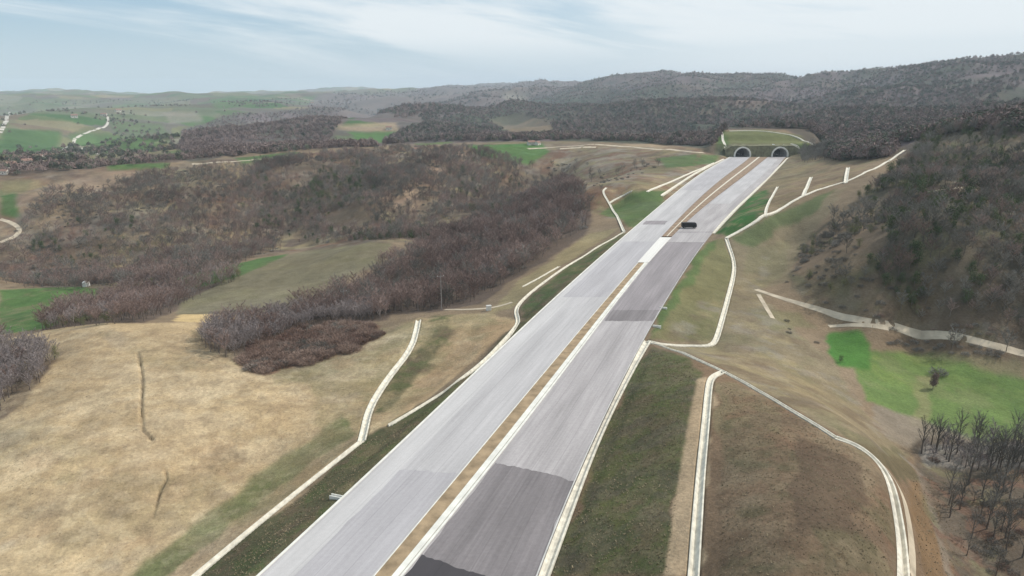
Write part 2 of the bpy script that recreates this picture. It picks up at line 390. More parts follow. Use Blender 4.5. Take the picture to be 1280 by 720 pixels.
GZ0 = GZ.copy(); WL = {}
for P_, wd_, lab_ in CHANNELS: WL[lab_] = wline(P_)
for P_, wd_, lab_ in CHANNELS:
    if np.hypot(*WL[lab_].T).mean() < 260:      # sunk into the slope where it is near enough to show
        D_, _ = dist_line(WL[lab_], GX, GY, 8); GZ = GZ-.75*(1-sstep(wd_*.36, wd_*.5+.25, D_))

# ------------------------------------------------------------------ land cover, in world space
base = {'sand':(.40,.305,.185),'sandr':(.36,.25,.15),'dry':(.25,.205,.115),'olive':(.165,.15,.085),'brown':(.20,.15,.10),'dbrown':(.125,.09,.062),'green':(.07,.125,.04),
        'bgreen':(.115,.165,.053),'dgreen':(.045,.10,.028),'floor':(.11,.083,.066),'dfloor':(.085,.076,.058),'cut':(.085,.082,.045),'grey':(.22,.195,.16),'farm':(.12,.13,.08),'purple':(.13,.10,.10),
        'tan':(.33,.25,.165),'evf':(.05,.065,.04),'red':(.15,.085,.06),'mud':(.16,.12,.085)}
R_ = np.hypot(GX, GY)
jx = fbm(GX, GY, 14, 4, 7.0); jy = fbm(GX, GY, 14, 4, 8.0)
jfx = fbm(GX, GY, 120, 4, 9.0); jfy = fbm(GX, GY, 120, 4, 10.0)
fw = sstep(400, 1500, R_)
jx = jx+.5*fbm(GX, GY, 3.5, 3, 7.7); jy = jy+.5*fbm(GX, GY, 3.5, 3, 8.8)
QX = GX+jx*2.2*(1-fw)+jfx*22*fw; QY = GY+jy*2.2*(1-fw)+jfy*22*fw
CC = np.zeros(GX.shape+(3,)); CC[:] = base['brown']
# distant patchwork of fields: jittered cells, long and narrow
def cells(X, Y, s, seed):
    u = (X*math.cos(seed)+Y*math.sin(seed))/s; v = (-X*math.sin(seed)+Y*math.cos(seed))/(s*0.55)
    ui = np.floor(u); vi = np.floor(v); best = np.full(X.shape, 9e9); bid = np.zeros(X.shape)
    for a in (-1, 0, 1):
        for b in (-1, 0, 1):
            cx = ui+a; cy = vi+b; h1 = _perm[(cx.astype(np.int64)*7+int(seed*100)) & 511, cy.astype(np.int64)*3 & 511]; h2 = _perm[(cx.astype(np.int64)+91) & 511, (cy.astype(np.int64)*5+33) & 511]
            dd = (cx+.15+.7*h1-u)**2+(cy+.15+.7*h2-v)**2; m = dd < best
            best = np.where(m, dd, best); bid = np.where(m, h1*0.61+h2*0.39, bid)
    return np.mod(bid*7.13, 1)
cid = cells(QX, QY, 190, 0.6); cid2 = cells(QX, QY, 420, 1.9)
pal = np.array([base['green'], base['farm'], base['dgreen'], base['grey'], base['farm'], base['purple'], base['green'], base['olive'], base['dry'], base['purple'], base['dgreen'], base['floor']])
farcol = pal[(cid*len(pal)).astype(int) % len(pal)]*0.75+pal[(cid2*len(pal)).astype(int) % len(pal)]*0.25
fm = sstep(780, 950, R_)[..., None]
CC = CC*(1-fm)+farcol*fm
SOFT = 1
def blur(a, n):
    for ax in (0, 1):
        c_ = np.cumsum(np.pad(a, [(n+1, n) if q == ax else (0, 0) for q in (0, 1)], mode='edge'), axis=ax)
        a = ((c_[2*n+1:]-c_[:-2*n-1]) if ax == 0 else (c_[:, 2*n+1:]-c_[:, :-2*n-1]))/(2*n+1)
    return a
def paint(P, colr, k=1.0, raw=False):
    global CC
    m = poly_in(wpoly(P), GX, GY) if raw else poly_in(wpoly(P), QX, QY)
    colr = base[colr] if isinstance(colr, str) else colr
    w_ = blur(m.astype(np.float32), SOFT)[..., None]*k
    CC = CC*(1-w_)+np.array(colr)*w_
    return m
MASKS = {}
def mottle(P, cols, s, k=.8, seed=50., sharp=6.0):
    """bare soil, turf and scrub litter mixed in uneven patches"""
    global CC
    w0 = blur(poly_in(wpoly(P), QX, QY).astype(np.float32), 2)
    m = w0 > 0; xs, ys = GX[m], GY[m]
    for q, cname in enumerate(cols):
        n_ = fbm(xs, ys, s, 5, seed+q*1.7, .62); w_ = np.clip((n_-.06)*sharp, 0, 1)*k*w0[m]
        c_ = np.array(base[cname] if isinstance(cname, str) else cname); CC[m] = CC[m]*(1-w_[:, None])+c_*w_[:, None]

# big masses first
paint([(380,133),(400,117),(520,112),(600,90),(800,80),(800,110),(600,135),(560,142),(500,160),(440,150)], 'purple', .85)
woodfar = [(230,205),(230,165),(300,142),(420,132),(430,150),(400,176),(480,178),(500,160),(560,140),(600,131),(640,125),(700,100),(745,90),(790,80),(960,80),(1010,85),(1120,70),(1240,50),(1400,40),(1400,160),(1160,172),(1131,195),(1060,196),(1020,184),(985,162),(900,163),(885,186),(820,180),(740,176),(640,177),(560,177),(480,182),(380,186),(300,192)]
MASKS['far'] = paint(woodfar, 'purple')
paint([(500,165),(560,145),(640,128),(760,112),(860,115),(960,140),(985,160),(900,162),(884,186),(830,180),(700,176),(640,165),(560,172)], 'evf', .75)
paint([(985,160),(1040,135),(1130,130),(1279,120),(1279,160),(1160,172),(1060,190),(1020,180)], 'dfloor', .8)
paint([(640,170),(610,150),(650,143),(690,155),(685,170)], 'brown', .8); paint([(628,118),(660,118),(655,126),(630,126)], 'grey', .9)
for P_ in ([(880,118),(918,117),(918,121),(880,122)], [(985,116),(1010,122),(1000,124),(980,119)], [(980,144),(995,146),(990,150),(978,149)], [(1100,166),(1118,172),(1126,179),(1110,178)]): paint(P_, 'grey', .8)
paint([(200,205),(300,192),(400,184),(400,178),(240,190),(90,200),(0,203),(0,222),(100,215)], 'floor')
paint([(90,172),(110,168),(200,172),(190,190),(110,190)], 'green', .8); paint([(0,160),(80,165),(70,190),(0,190)], 'dgreen', .7); paint([(130,150),(200,155),(210,170),(140,165)], 'green', .6)
paint([(0,125),(240,125),(240,142),(0,142)], 'farm', .5); paint([(260,125),(300,122),(330,132),(270,136)], 'green', .7); paint([(205,140),(250,140),(250,152),(215,155)], 'grey', .7)
paint([(215,175),(260,160),(330,150),(330,155),(260,172),(218,182)], 'grey', .7)
paint([(415,155),(490,153),(495,163),(440,163),(420,160)], 'tan', .7); paint([(430,164),(490,163),(480,178),(440,178)], 'green', .9)
# slopes on the far side of the valley
vside = [(0,350),(0,222),(100,213),(200,205),(330,194),(480,184),(580,180),(720,181),(880,188),(860,205),(800,235),(755,240),(735,262),(700,226),(640,258),(540,300),(480,303),(330,318),(250,342),(180,356),(60,360)]
paint(vside, 'brown')
MASKS['valley'] = paint([(0,350),(0,312),(60,286),(150,268),(230,260),(300,238),(335,206),(450,195),(495,222),(480,275),(545,262),(558,212),(600,186),(668,212),(680,215),(700,226),(640,258),(540,300),(420,304),(330,318),(250,342),(180,356),(60,360)], 'floor')
paint([(480,235),(515,232),(520,262),(495,268),(465,245)], 'tan', .9); paint([(500,192),(590,186),(575,215),(530,225),(500,215)], 'brown', .8); paint([(420,262),(450,258),(470,285),(420,292),(405,275)], 'olive', .9)
paint([(0,225),(40,222),(110,216),(200,214),(140,232),(60,245),(25,250)], 'brown', .7); paint([(180,213),(265,212),(275,222),(235,248),(200,240)], 'olive', .85)
paint([(130,206),(210,204),(205,210),(135,213)], 'green'); paint([(290,198),(370,190),(380,196),(300,206)], 'green', .8); paint([(40,224),(30,240),(0,245),(0,226)], 'olive')
paint([(0,237),(18,240),(22,272),(0,270)], 'dgreen'); paint([(0,270),(27,280),(20,296),(0,304)], 'tan')
paint([(583,181),(675,179),(682,190),(655,204),(600,192)], 'green'); paint([(583,182),(675,180),(680,188),(600,190)], (.05,.15,.03))
paint([(680,182),(820,180),(860,190),(700,186)], 'tan', .6); paint([(818,198),(870,192),(868,207),(835,210)], 'green', .9); paint([(872,193),(898,194),(894,204),(866,207)], 'green', .9)
paint([(738,250),(770,240),(830,238),(826,262),(795,286),(765,270),(745,262)], 'green', .75); paint([(755,238),(790,232),(800,240),(770,250)], 'tan', .8)
# valley floor fields
paint([(0,418),(0,362),(100,358),(130,365),(60,410)], 'green'); paint([(0,395),(60,388),(50,400),(0,408)], 'olive', .6)
paint([(200,352),(330,322),(360,318),(300,345),(240,362)], 'green', .8); MASKS['band'] = paint([(50,414),(100,372),(200,350),(300,335),(310,345),(250,372),(225,388),(180,403),(110,408)], 'floor')
paint([(220,395),(232,376),(330,328),(400,308),(490,300),(480,325),(400,368),(370,388),(300,392)], (.155,.135,.085))
MASKS['wood'] = paint([(365,390),(455,350),(480,330),(545,298),(640,258),(700,224),(722,235),(740,262),(735,290),(700,315),(650,345),(600,380),(545,390),(470,395),(420,402),(395,398)], 'floor')
# sandy field
paint([(0,425),(60,412),(130,404),(240,403),(260,420),(330,470),(420,455),(480,420),(520,400),(610,392),(650,400),(600,445),(545,490),(490,530),(455,548),(385,606),(245,720),(200,760),(-60,760),(-60,460)], 'sand')
paint([(225,393),(300,392),(330,396),(260,404),(215,402)], (.5,.37,.19))
paint([(330,470),(420,452),(500,418),(522,405),(510,440),(470,490),(450,540),(380,590),(300,650),(200,730),(160,730),(300,620),(400,540),(380,480)], 'dry', .75)
paint([(350,455),(470,420),(515,400),(505,425),(440,462),(380,480),(330,480)], 'olive', .5)
paint([(440,540),(380,585),(300,640),(215,719),(170,719),(260,640),(350,575),(430,520)], 'dgreen', .55)
paint([(450,552),(300,680),(240,720),(215,719),(300,650),(390,580),(440,545)], 'tan', .8)
paint([(540,400),(560,395),(560,420),(520,470),(480,515),(462,520),(480,480),(510,445),(530,425)], 'cut', .8)
paint([(620,398),(648,402),(600,448),(540,492),(490,528),(500,500),(560,440)], 'sandr', .7)
paint([(560,395),(625,390),(600,400),(540,402)], 'dry', .6)
for q in range(46):        # patches of thin grass and damp soil on the sand
    x_, y_ = rng.uniform(-30, 480), rng.uniform(420, 719)
    if x_ > 245+(719-y_)*1.05: continue
    w_, h_ = rng.uniform(10, 40), rng.uniform(3, 11); an = np.linspace(0, 2*math.pi, 9)[:-1]+rng.uniform(0, .5)
    paint([(x_+w_*math.cos(t)*rng.uniform(.6, 1.2)+h_*math.sin(t), y_-.3*w_*math.cos(t)+h_*math.sin(t)*rng.uniform(.6, 1.2)) for t in an], ['mud', 'sandr', 'olive', 'grey', 'tan'][q % 5], rng.uniform(.2, .5))
MASKS['redscrub'] = paint([(296,452),(316,428),(350,422),(370,406),(402,408),(420,400),(470,408),(480,420),(454,432),(444,442),(415,446),(392,458),(350,460),(330,470),(310,464)], 'red', .8)
MASKS['thick'] = paint([(250,430),(258,410),(330,396),(400,386),(500,386),(480,402),(400,408),(330,432),(300,452),(275,446)], 'floor')
MASKS['leftthick'] = paint([(-60,430),(0,424),(40,424),(78,440),(62,470),(35,498),(0,522),(-60,560)], 'floor')
# left fill slope
paint([(330,719),(248,719),(388,607),(456,550),(545,498),(605,456),(652,402),(655,380),(705,338),(780,292),(790,292),(700,365),(640,430),(515,545),(430,628)], 'cut')
paint([(760,300),(782,290),(700,360),(660,395),(655,382),(700,340)], 'green', .45)
paint([(648,352),(700,318),(735,292),(778,284),(745,306),(700,333),(655,372),(640,385),(610,392)], 'dry', .9)
# right of the road
paint([(905,296),(1131,186),(1090,188),(1030,186),(984,197),(941,241),(893,292)], 'brown'); paint([(893,292),(941,241),(962,236),(956,270),(910,298)], 'dgreen'); paint([(900,290),(940,245),(958,240),(950,266)], (.04,.13,.03), .9)
paint([(975,205),(1030,200),(1000,225),(960,240)], 'olive', .4)
paint([(880,306),(905,298),(918,330),(910,370),(890,430),(812,426),(822,398)], (.15,.14,.07)); paint([(880,306),(898,300),(850,375),(815,420),(822,396)], 'green', .7)
paint([(912,298),(960,272),(1060,232),(1010,300),(985,350),(950,362),(1000,420),(1030,440),(1050,480),(1100,540),(1140,575),(1090,562),(1000,518),(905,462),(830,432),(890,434),(920,330)], (.19,.155,.10))
paint([(912,298),(960,273),(1045,236),(1020,262),(975,290),(940,310)], 'dgreen', .6); paint([(930,385),(1000,392),(1020,410),(960,412)], 'olive', .8); paint([(940,310),(985,300),(980,345),(945,360),(925,340)], 'olive', .6)
MASKS['right'] = paint([(985,352),(1008,300),(1080,246),(1132,200),(1150,172),(1215,160),(1279,150),(1340,150),(1340,440),(1279,436),(1190,423),(1080,394),(1010,372)], 'dfloor')
paint([(1010,300),(1075,262),(1110,280),(1070,330),(1010,342),(990,335)], 'brown', .6); paint([(1150,236),(1279,230),(1279,236),(1160,242)], 'dry', .7); paint([(985,352),(1100,350),(1180,385),(1279,410),(1279,436),(1190,423),(1080,394),(1010,372)], 'mud', .8)
paint([(1030,414),(1080,412),(1100,420),(1140,430),(1279,455),(1279,445),(1140,418)], 'dbrown', .8)
paint([(1065,470),(1090,440),(1180,445),(1240,462),(1300,475),(1300,545),(1230,555),(1160,530),(1110,512),(1080,500)], 'bgreen'); paint([(1120,440),(1279,450),(1279,475),(1200,455)], 'olive', .7)
paint([(1036,416),(1075,413),(1086,430),(1086,461),(1045,455)], (.06,.155,.035))
paint([(1150,470),(1175,468),(1160,510),(1150,540),(1130,530)], 'dry', .5); paint([(1090,505),(1160,528),(1230,552),(1220,575),(1130,560),(1090,530)], 'grey', .5)
MASKS['creek'] = paint([(1140,560),(1165,548),(1230,556),(1340,545),(1340,730),(1195,730),(1160,640)], (.115,.092,.07))
# bottom right cut
paint([(675,719),(745,545),(786,468),(812,430),(905,464),(1000,518),(1085,562),(1140,575),(1160,640),(1195,730),(1100,760),(675,760)], (.165,.115,.075))
paint([(688,719),(755,540),(793,462),(814,434),(860,450),(882,466),(860,520),(845,600),(828,719)], (.085,.088,.04))
paint([(735,560),(770,520),(790,530),(770,719),(700,719)], (.10,.105,.04), .5)
paint([(830,719),(848,600),(862,520),(872,474),(886,472),(880,540),(874,620),(866,719)], 'tan'); paint([(893,480),(920,478),(980,520),(960,560),(900,560),(885,520)], 'olive', .5)
paint([(985,545),(1060,575),(1080,620),(1060,660),(1000,650),(990,600)], 'dbrown', .75); paint([(1020,650),(1080,660),(1120,719),(1040,719)], 'cut', .6); paint([(1040,530),(1120,560),(1150,600),(1130,610),(1090,575)], 'cut', .6)
paint([(1145,590),(1175,640),(1195,719),(1150,719),(1140,650)], (.17,.11,.06), .8)
paint([(893,187),(900,166),(950,162),(1000,170),(1018,182),(1010,196),(975,196),(900,196)], (.13,.14,.06)); paint([(915,181),(1000,181),(1002,196),(913,196)], 'dbrown', .8)
paint([(893,187),(898,168),(912,170),(910,190)], 'green', .8); paint([(992,180),(1015,182),(1012,196),(1004,196)], 'green', .8)
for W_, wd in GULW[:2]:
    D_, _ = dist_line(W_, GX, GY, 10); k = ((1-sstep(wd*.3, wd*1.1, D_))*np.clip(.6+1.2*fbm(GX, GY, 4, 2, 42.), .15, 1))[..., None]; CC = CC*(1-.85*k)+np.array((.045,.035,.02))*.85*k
D_, _ = dist_line(GULW[2][0], GX, GY, 10); k = (1-sstep(.4, 1.3, D_))[..., None]; CC = CC*(1-.6*k)+np.array((.19,.17,.145))*.6*k
mottle(vside, ['dry', 'floor', 'red', 'dbrown', 'floor'], 38, .85, 50., 4)
mottle([(335,203),(450,190),(495,215),(480,275),(420,300),(300,250)], ['floor', 'dbrown'], 20, .9, 51., 8)
mottle(vside, ['dfloor', 'grey', 'brown'], 12, .45, 54., 5)
mottle([(660,180),(905,186),(930,200),(800,292),(735,262),(700,224)], ['dbrown', 'dry', 'olive', 'red', 'grey'], 16, .65, 58., 5)
mottle([(905,296),(1131,186),(1090,188),(984,197),(893,292)], ['dbrown', 'dry', 'olive'], 9, .5, 60., 5)
mottle([(688,719),(755,540),(793,462),(814,434),(860,450),(882,466),(860,520),(845,600),(828,719)], ['dbrown', (.085,.10,.04), (.12,.10,.065), 'dfloor'], 5, .55, 62., 5)
mottle([(688,719),(755,540),(793,462),(814,434),(860,450),(882,466),(860,520),(845,600),(828,719)], [(.06,.075,.03), (.15,.13,.08)], 1.6, .4, 66., 6)
mottle([(893,719),(900,480),(950,492),(1000,520),(1085,568),(1125,640),(1125,719)], ['dbrown', (.16,.10,.065), (.19,.15,.10), 'cut'], 9, .6, 70., 5)
mottle([(893,719),(900,480),(950,492),(1000,520),(1085,568),(1125,640),(1125,719)], [(.12,.085,.055), (.20,.155,.10)], 2.0, .4, 74., 6)
mottle([(330,719),(248,719),(388,607),(456,550),(545,498),(605,456),(652,402),(655,380),(705,338),(780,292),(790,292),(700,365),(640,430),(515,545),(430,628)], [(.15,.125,.07), 'dbrown', (.07,.09,.035)], 5, .6, 76., 5)
mottle([(0,425),(130,404),(260,420),(330,470),(480,420),(610,392),(600,445),(455,548),(385,606),(245,719),(-60,719)], [(.47,.38,.25), 'mud', (.27,.20,.12), 'olive', (.50,.42,.30)], 13, .27, 80., 4)
mottle([(0,425),(130,404),(260,420),(330,470),(480,420),(610,392),(600,445),(455,548),(385,606),(245,719),(-60,719)], ['mud', (.5,.42,.29), 'dbrown'], 2.2, .22, 84., 6)
mottle([(350,440),(520,400),(640,395),(600,445),(455,548),(300,660),(260,640),(400,540),(380,480)], ['olive', 'dry', (.24,.17,.10)], 10, .5, 86., 4)
mottle([(812,428),(985,300),(950,362),(1140,575),(1090,562),(905,462)], ['olive', 'grey', 'dbrown', 'dry'], 9, .5, 88., 4)
mottle([(1065,470),(1090,440),(1180,445),(1300,475),(1300,545),(1230,555),(1110,512)], ['dgreen', 'olive', (.16,.20,.055)], 11, .3, 90., 4)
mottle([(985,352),(1100,350),(1279,410),(1279,436),(1190,423),(1080,394),(1010,372)], ['dbrown', 'olive', 'grey'], 6, .6, 92., 5)
mottle([(1140,560),(1230,556),(1340,545),(1340,730),(1195,730),(1160,640)], ['dbrown', 'dfloor', 'olive', 'red'], 5, .6, 94., 5)
paint([(452,240),(498,226),(532,192),(592,187),(577,214),(530,236),(522,268),(484,264)], (.30,.205,.14), .6)
paint([(25,250),(60,232),(130,215),(195,214),(150,232),(90,240)], (.27,.20,.14), .55)
mottle([(452,240),(498,226),(532,192),(592,187),(577,214),(522,268),(484,264)], ['dbrown', 'floor'], 9, .7, 49., 6)
mottle([(985,352),(1008,300),(1080,246),(1150,172),(1279,150),(1340,440),(1190,423),(1080,394)], ['brown', 'olive', 'dbrown'], 14, .6, 48., 5)
mottle(woodfar, ['evf', 'floor', 'dfloor'], 150, .7, 96., 4)
mottle([(220,395),(232,376),(330,328),(400,308),(490,300),(480,325),(400,368),(370,388),(300,392)], ['olive', (.19,.165,.11)], 14, .5, 98., 4)
paint([(830,719),(848,600),(862,520),(872,474),(884,471),(880,540),(874,620),(864,719)], 'tan', .9, True)
paint([(546,400),(562,400),(556,425),(522,470),(482,515),(464,520),(482,480),(510,445),(532,425)], 'cut', .6)
mottle([(540,395),(570,395),(560,430),(500,515),(460,520),(480,475),(525,420)], ['dbrown', 'dry', (.07,.09,.035)], 6, .6, 46., 5)
paint([(1036,416),(1075,413),(1088,430),(1088,463),(1045,457)], (.06,.145,.032), .95, True)
for P_, c_ in (([(130,206),(210,204),(206,210),(135,213)], 'green'), ([(290,198),(370,190),(382,195),(300,206)], 'green'), ([(0,237),(18,240),(22,272),(0,270)], 'dgreen'), ([(40,224),(30,240),(0,245),(0,226)], 'olive'),
               ([(583,182),(675,179),(684,190),(662,206),(600,194)], (.05,.135,.03)), ([(818,198),(870,192),(868,207),(835,210)], 'green'), ([(874,193),(898,194),(894,204),(868,207)], 'green'),
               ([(750,268),(790,240),(832,238),(828,262),(797,288),(770,272)], (.075,.12,.04)), ([(200,352),(330,322),(362,317),(300,345),(240,362)], 'green'), ([(0,418),(0,362),(100,358),(130,365),(60,410)], 'green'), ([(430,164),(492,163),(484,178),(440,178)], (.07,.15,.04)),
               ([(90,172),(110,168),(200,172),(190,190),(110,190)], 'green'), ([(0,160),(80,165),(70,190),(0,190)], 'dgreen')): paint(P_, c_, .8)
mottle([(0,418),(0,362),(100,358),(130,365),(60,410)], ['olive', 'dgreen'], 9, .5, 39., 4)
paint([(440,540),(380,585),(300,640),(215,719),(165,719),(255,640),(345,575),(430,515)], (.10,.115,.05), .35)
paint([(985,545),(1060,575),(1082,620),(1060,665),(1000,655),(988,600)], (.10,.07,.048), .7)
paint([(1010,300),(1060,264),(1105,275),(1112,300),(1075,342),(1010,350),(990,335)], (.20,.145,.10), .75)
paint([(1150,562),(1240,558),(1340,552),(1340,590),(1235,585),(1160,585)], (.24,.22,.20), .6)
# soil mottling (real variation of the soil, kept small)
mot = fbm(GX, GY, 9, 4, 12.0)*.16*(1-fw)+fbm(GX, GY, 60, 4, 13.0)*.20+fbm(GX, GY, 700, 4, 14.0)*.18*fw
CC = np.clip(CC*(1+mot[..., None])*(1+np.array([.05, 0, -.06])*fbm(GX, GY, 35, 3, 15.0)[..., None]), 0.01, .8)

# ------------------------------------------------------------------ materials
def newmat(name):
    m = bpy.data.materials.new(name); m.use_nodes = True; t = m.node_tree
    return m, t, t.nodes['Principled BSDF']
def simple(name, colr, rough=0.85, var=0.12, scale=0.6, bump=0.0, bscale=8.0, metal=0.0):
    m, t, b = newmat(name); n = t.nodes.new('ShaderNodeTexNoise'); g = t.nodes.new('ShaderNodeNewGeometry')
    n.inputs['Scale'].default_value = scale; n.inputs['Detail'].default_value = 6; t.links.new(g.outputs['Position'], n.inputs['Vector'])
    r = t.nodes.new('ShaderNodeMapRange'); r.inputs[1].default_value = .3; r.inputs[2].default_value = .7; r.inputs[3].default_value = 1-var; r.inputs[4].default_value = 1+var
    t.links.new(n.outputs[0], r.inputs[0]); h = t.nodes.new('ShaderNodeVectorMath'); h.operation = 'SCALE'; h.inputs[0].default_value = colr
    t.links.new(r.outputs[0], h.inputs['Scale']); t.links.new(h.outputs[0], b.inputs['Base Color'])
    b.inputs['Roughness'].default_value = rough; b.inputs['Metallic'].default_value = metal; b.inputs['Specular IOR Level'].default_value = 0.25
    if bump:
        n2 = t.nodes.new('ShaderNodeTexNoise'); n2.inputs['Scale'].default_value = bscale; n2.inputs['Detail'].default_value = 5; t.links.new(g.outputs['Position'], n2.inputs['Vector'])
        bp = t.nodes.new('ShaderNodeBump'); bp.inputs['Strength'].default_value = bump; bp.inputs['Distance'].default_value = 0.1; t.links.new(n2.outputs[0], bp.inputs['Height']); t.links.new(bp.outputs[0], b.inputs['Normal'])
    return m
def ground_mat():
    m, t, b = newmat('ground'); at = t.nodes.new('ShaderNodeAttribute'); at.attribute_name = 'cover'
    g = t.nodes.new('ShaderNodeNewGeometry')
    def nz(s, det=6, rough=.6):
        n = t.nodes.new('ShaderNodeTexNoise'); n.inputs['Scale'].default_value = s; n.inputs['Detail'].default_value = det; n.inputs['Roughness'].default_value = rough
        t.links.new(g.outputs['Position'], n.inputs['Vector']); return n.outputs[0]
    a = nz(1.6, 8, .78); b2 = nz(.16, 6, .65)
    f = M('MULTIPLY_ADD', M('SUBTRACT', a, .5, tree=t), 1.5, 1.0, tree=t); f2 = M('MULTIPLY_ADD', M('SUBTRACT', b2, .5, tree=t), .9, 1.0, tree=t)
    fm_ = M('MAXIMUM', M('MULTIPLY', f, f2, tree=t), .25, tree=t)
    s = t.nodes.new('ShaderNodeVectorMath'); s.operation = 'SCALE'; t.links.new(at.outputs['Color'], s.inputs[0]); t.links.new(fm_, s.inputs['Scale'])
    t.links.new(s.outputs[0], b.inputs['Base Color']); b.inputs['Roughness'].default_value = .95; b.inputs['Specular IOR Level'].default_value = .1
    bp = t.nodes.new('ShaderNodeBump'); bp.inputs['Strength'].default_value = .6; bp.inputs['Distance'].default_value = .6
    t.links.new(nz(.9, 8, .68), bp.inputs['Height']); t.links.new(bp.outputs[0], b.inputs['Normal'])
    return m
M_ground = ground_mat()
def road_mat(name, colr, streak=.14, blot=.10):
    m, t, b = newmat(name); uv = t.nodes.new('ShaderNodeUVMap'); uv.uv_map = 'road'
    mp = t.nodes.new('ShaderNodeMapping'); mp.inputs['Scale'].default_value = (1.6, .035, 1); t.links.new(uv.outputs[0], mp.inputs[0])
    n = t.nodes.new('ShaderNodeTexNoise'); n.inputs['Scale'].default_value = 1; n.inputs['Detail'].default_value = 6; n.inputs['Roughness'].default_value = .65; t.links.new(mp.outputs[0], n.inputs['Vector'])
    mp2 = t.nodes.new('ShaderNodeMapping'); mp2.inputs['Scale'].default_value = (.22, .03, 1); t.links.new(uv.outputs[0], mp2.inputs[0])
    n2 = t.nodes.new('ShaderNodeTexNoise'); n2.inputs['Scale'].default_value = 1; n2.inputs['Detail'].default_value = 4; t.links.new(mp2.outputs[0], n2.inputs['Vector'])
    n3 = t.nodes.new('ShaderNodeTexNoise'); n3.inputs['Scale'].default_value = 1.4; n3.inputs['Detail'].default_value = 7; n3.inputs['Roughness'].default_value = .75; t.links.new(uv.outputs[0], n3.inputs['Vector'])
    f = M('MULTIPLY_ADD', M('SUBTRACT', n.outputs[0], .5, tree=t), streak*3, 1.0, tree=t)
    f = M('MULTIPLY', f, M('MULTIPLY_ADD', M('SUBTRACT', n2.outputs[0], .5, tree=t), blot*3.5, 1.0, tree=t), tree=t)
    f = M('MULTIPLY', f, M('MULTIPLY_ADD', M('SUBTRACT', n3.outputs[0], .5, tree=t), blot*2.5, 1.0, tree=t), tree=t)
    sp_ = t.nodes.new('ShaderNodeSeparateXYZ'); t.links.new(uv.outputs[0], sp_.inputs[0])       # paving joints every lane width
    jn = M('LESS_THAN', M('FRACT', M('DIVIDE', M('ADD', sp_.outputs[0], .4, tree=t), 3.75, tree=t), tree=t), .045, tree=t)
    f = M('MULTIPLY', f, M('MULTIPLY_ADD', jn, -.13, 1.0, tree=t), tree=t)
    s = t.nodes.new('ShaderNodeVectorMath'); s.operation = 'SCALE'; s.inputs[0].default_value = colr; t.links.new(f, s.inputs['Scale'])
    t.links.new(s.outputs[0], b.inputs['Base Color']); b.inputs['Roughness'].default_value = .8; b.inputs['Specular IOR Level'].default_value = .3
    return m
M_pave = road_mat('pavement_base', (.405,.39,.395), .18, .15); M_shoulder = road_mat('pavement_shoulder', (.455,.44,.44), .12, .12)
M_lane = road_mat('pavement_lane', (.365,.35,.363), .18, .14); M_dark = road_mat('dark_pavement', (.185,.168,.172), .32, .26); M_mid = road_mat('mid_pavement', (.245,.222,.23), .26, .22)
M_black = road_mat('fresh_asphalt', (.055,.05,.055), .10, .10); M_light = road_mat('light_pavement', (.345,.322,.324), .24, .22); M_white = road_mat('white_concrete', (.66,.64,.61), .05, .08)
M_soil = simple('median_soil', (.29,.215,.135), .95, .3, .5, .5, 2); M_conc = simple('pale_concrete', (.60,.565,.48), .8, .22, .9, .3, 3); M_conc2 = simple('white_kerb', (.66,.65,.60), .75, .12, .5)
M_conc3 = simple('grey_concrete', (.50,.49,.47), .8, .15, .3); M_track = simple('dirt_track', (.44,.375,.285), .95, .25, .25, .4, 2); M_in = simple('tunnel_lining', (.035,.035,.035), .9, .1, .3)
M_redsoil = simple('red_soil', (.25,.18,.125), .95, .3, .4, .5, 2)

# ------------------------------------------------------------------ ground sheet
nR, nA = GX.shape
V = np.stack([GX, GY, GZ], -1).reshape(-1, 3)
I = np.arange(nR*nA).reshape(nR, nA)
Q = np.stack([I[:-1, :-1], I[:-1, 1:], I[1:, 1:], I[1:, :-1]], -1).reshape(-1, 4)
# open the sheet where the two tunnel tubes run through the steep bank
ctr = V[Q].mean(1)
hole = np.zeros(len(Q), bool)
for P_ in PORT_C:
    s_ = (ctr[:, 0]-P_[0])*pn[0]+(ctr[:, 1]-P_[1])*pn[1]; t_ = (ctr[:, 0]-P_[0])*pn[1]-(ctr[:, 1]-P_[1])*pn[0]
    hole |= (np.abs(t_) < 7.6) & (s_ > -4) & (s_ < 7.0) & (ctr[:, 2] < 9.0) & (ctr[:, 2] > -.33)
Q = Q[~hole]
me = npmesh('ground', V, Q[:, ::-1] if False else Q)
if me.polygons[0].normal.z < 0: me.flip_normals()
ca = me.color_attributes.new('cover', 'FLOAT_COLOR', 'POINT')
buf = np.ones((len(V), 4), np.float32); buf[:, :3] = CC.reshape(-1, 3); ca.data.foreach_set('color', buf.ravel())
tag(link('ground', me, M_ground), 'rolling farmland and scrub hills around the motorway', kind='structure')

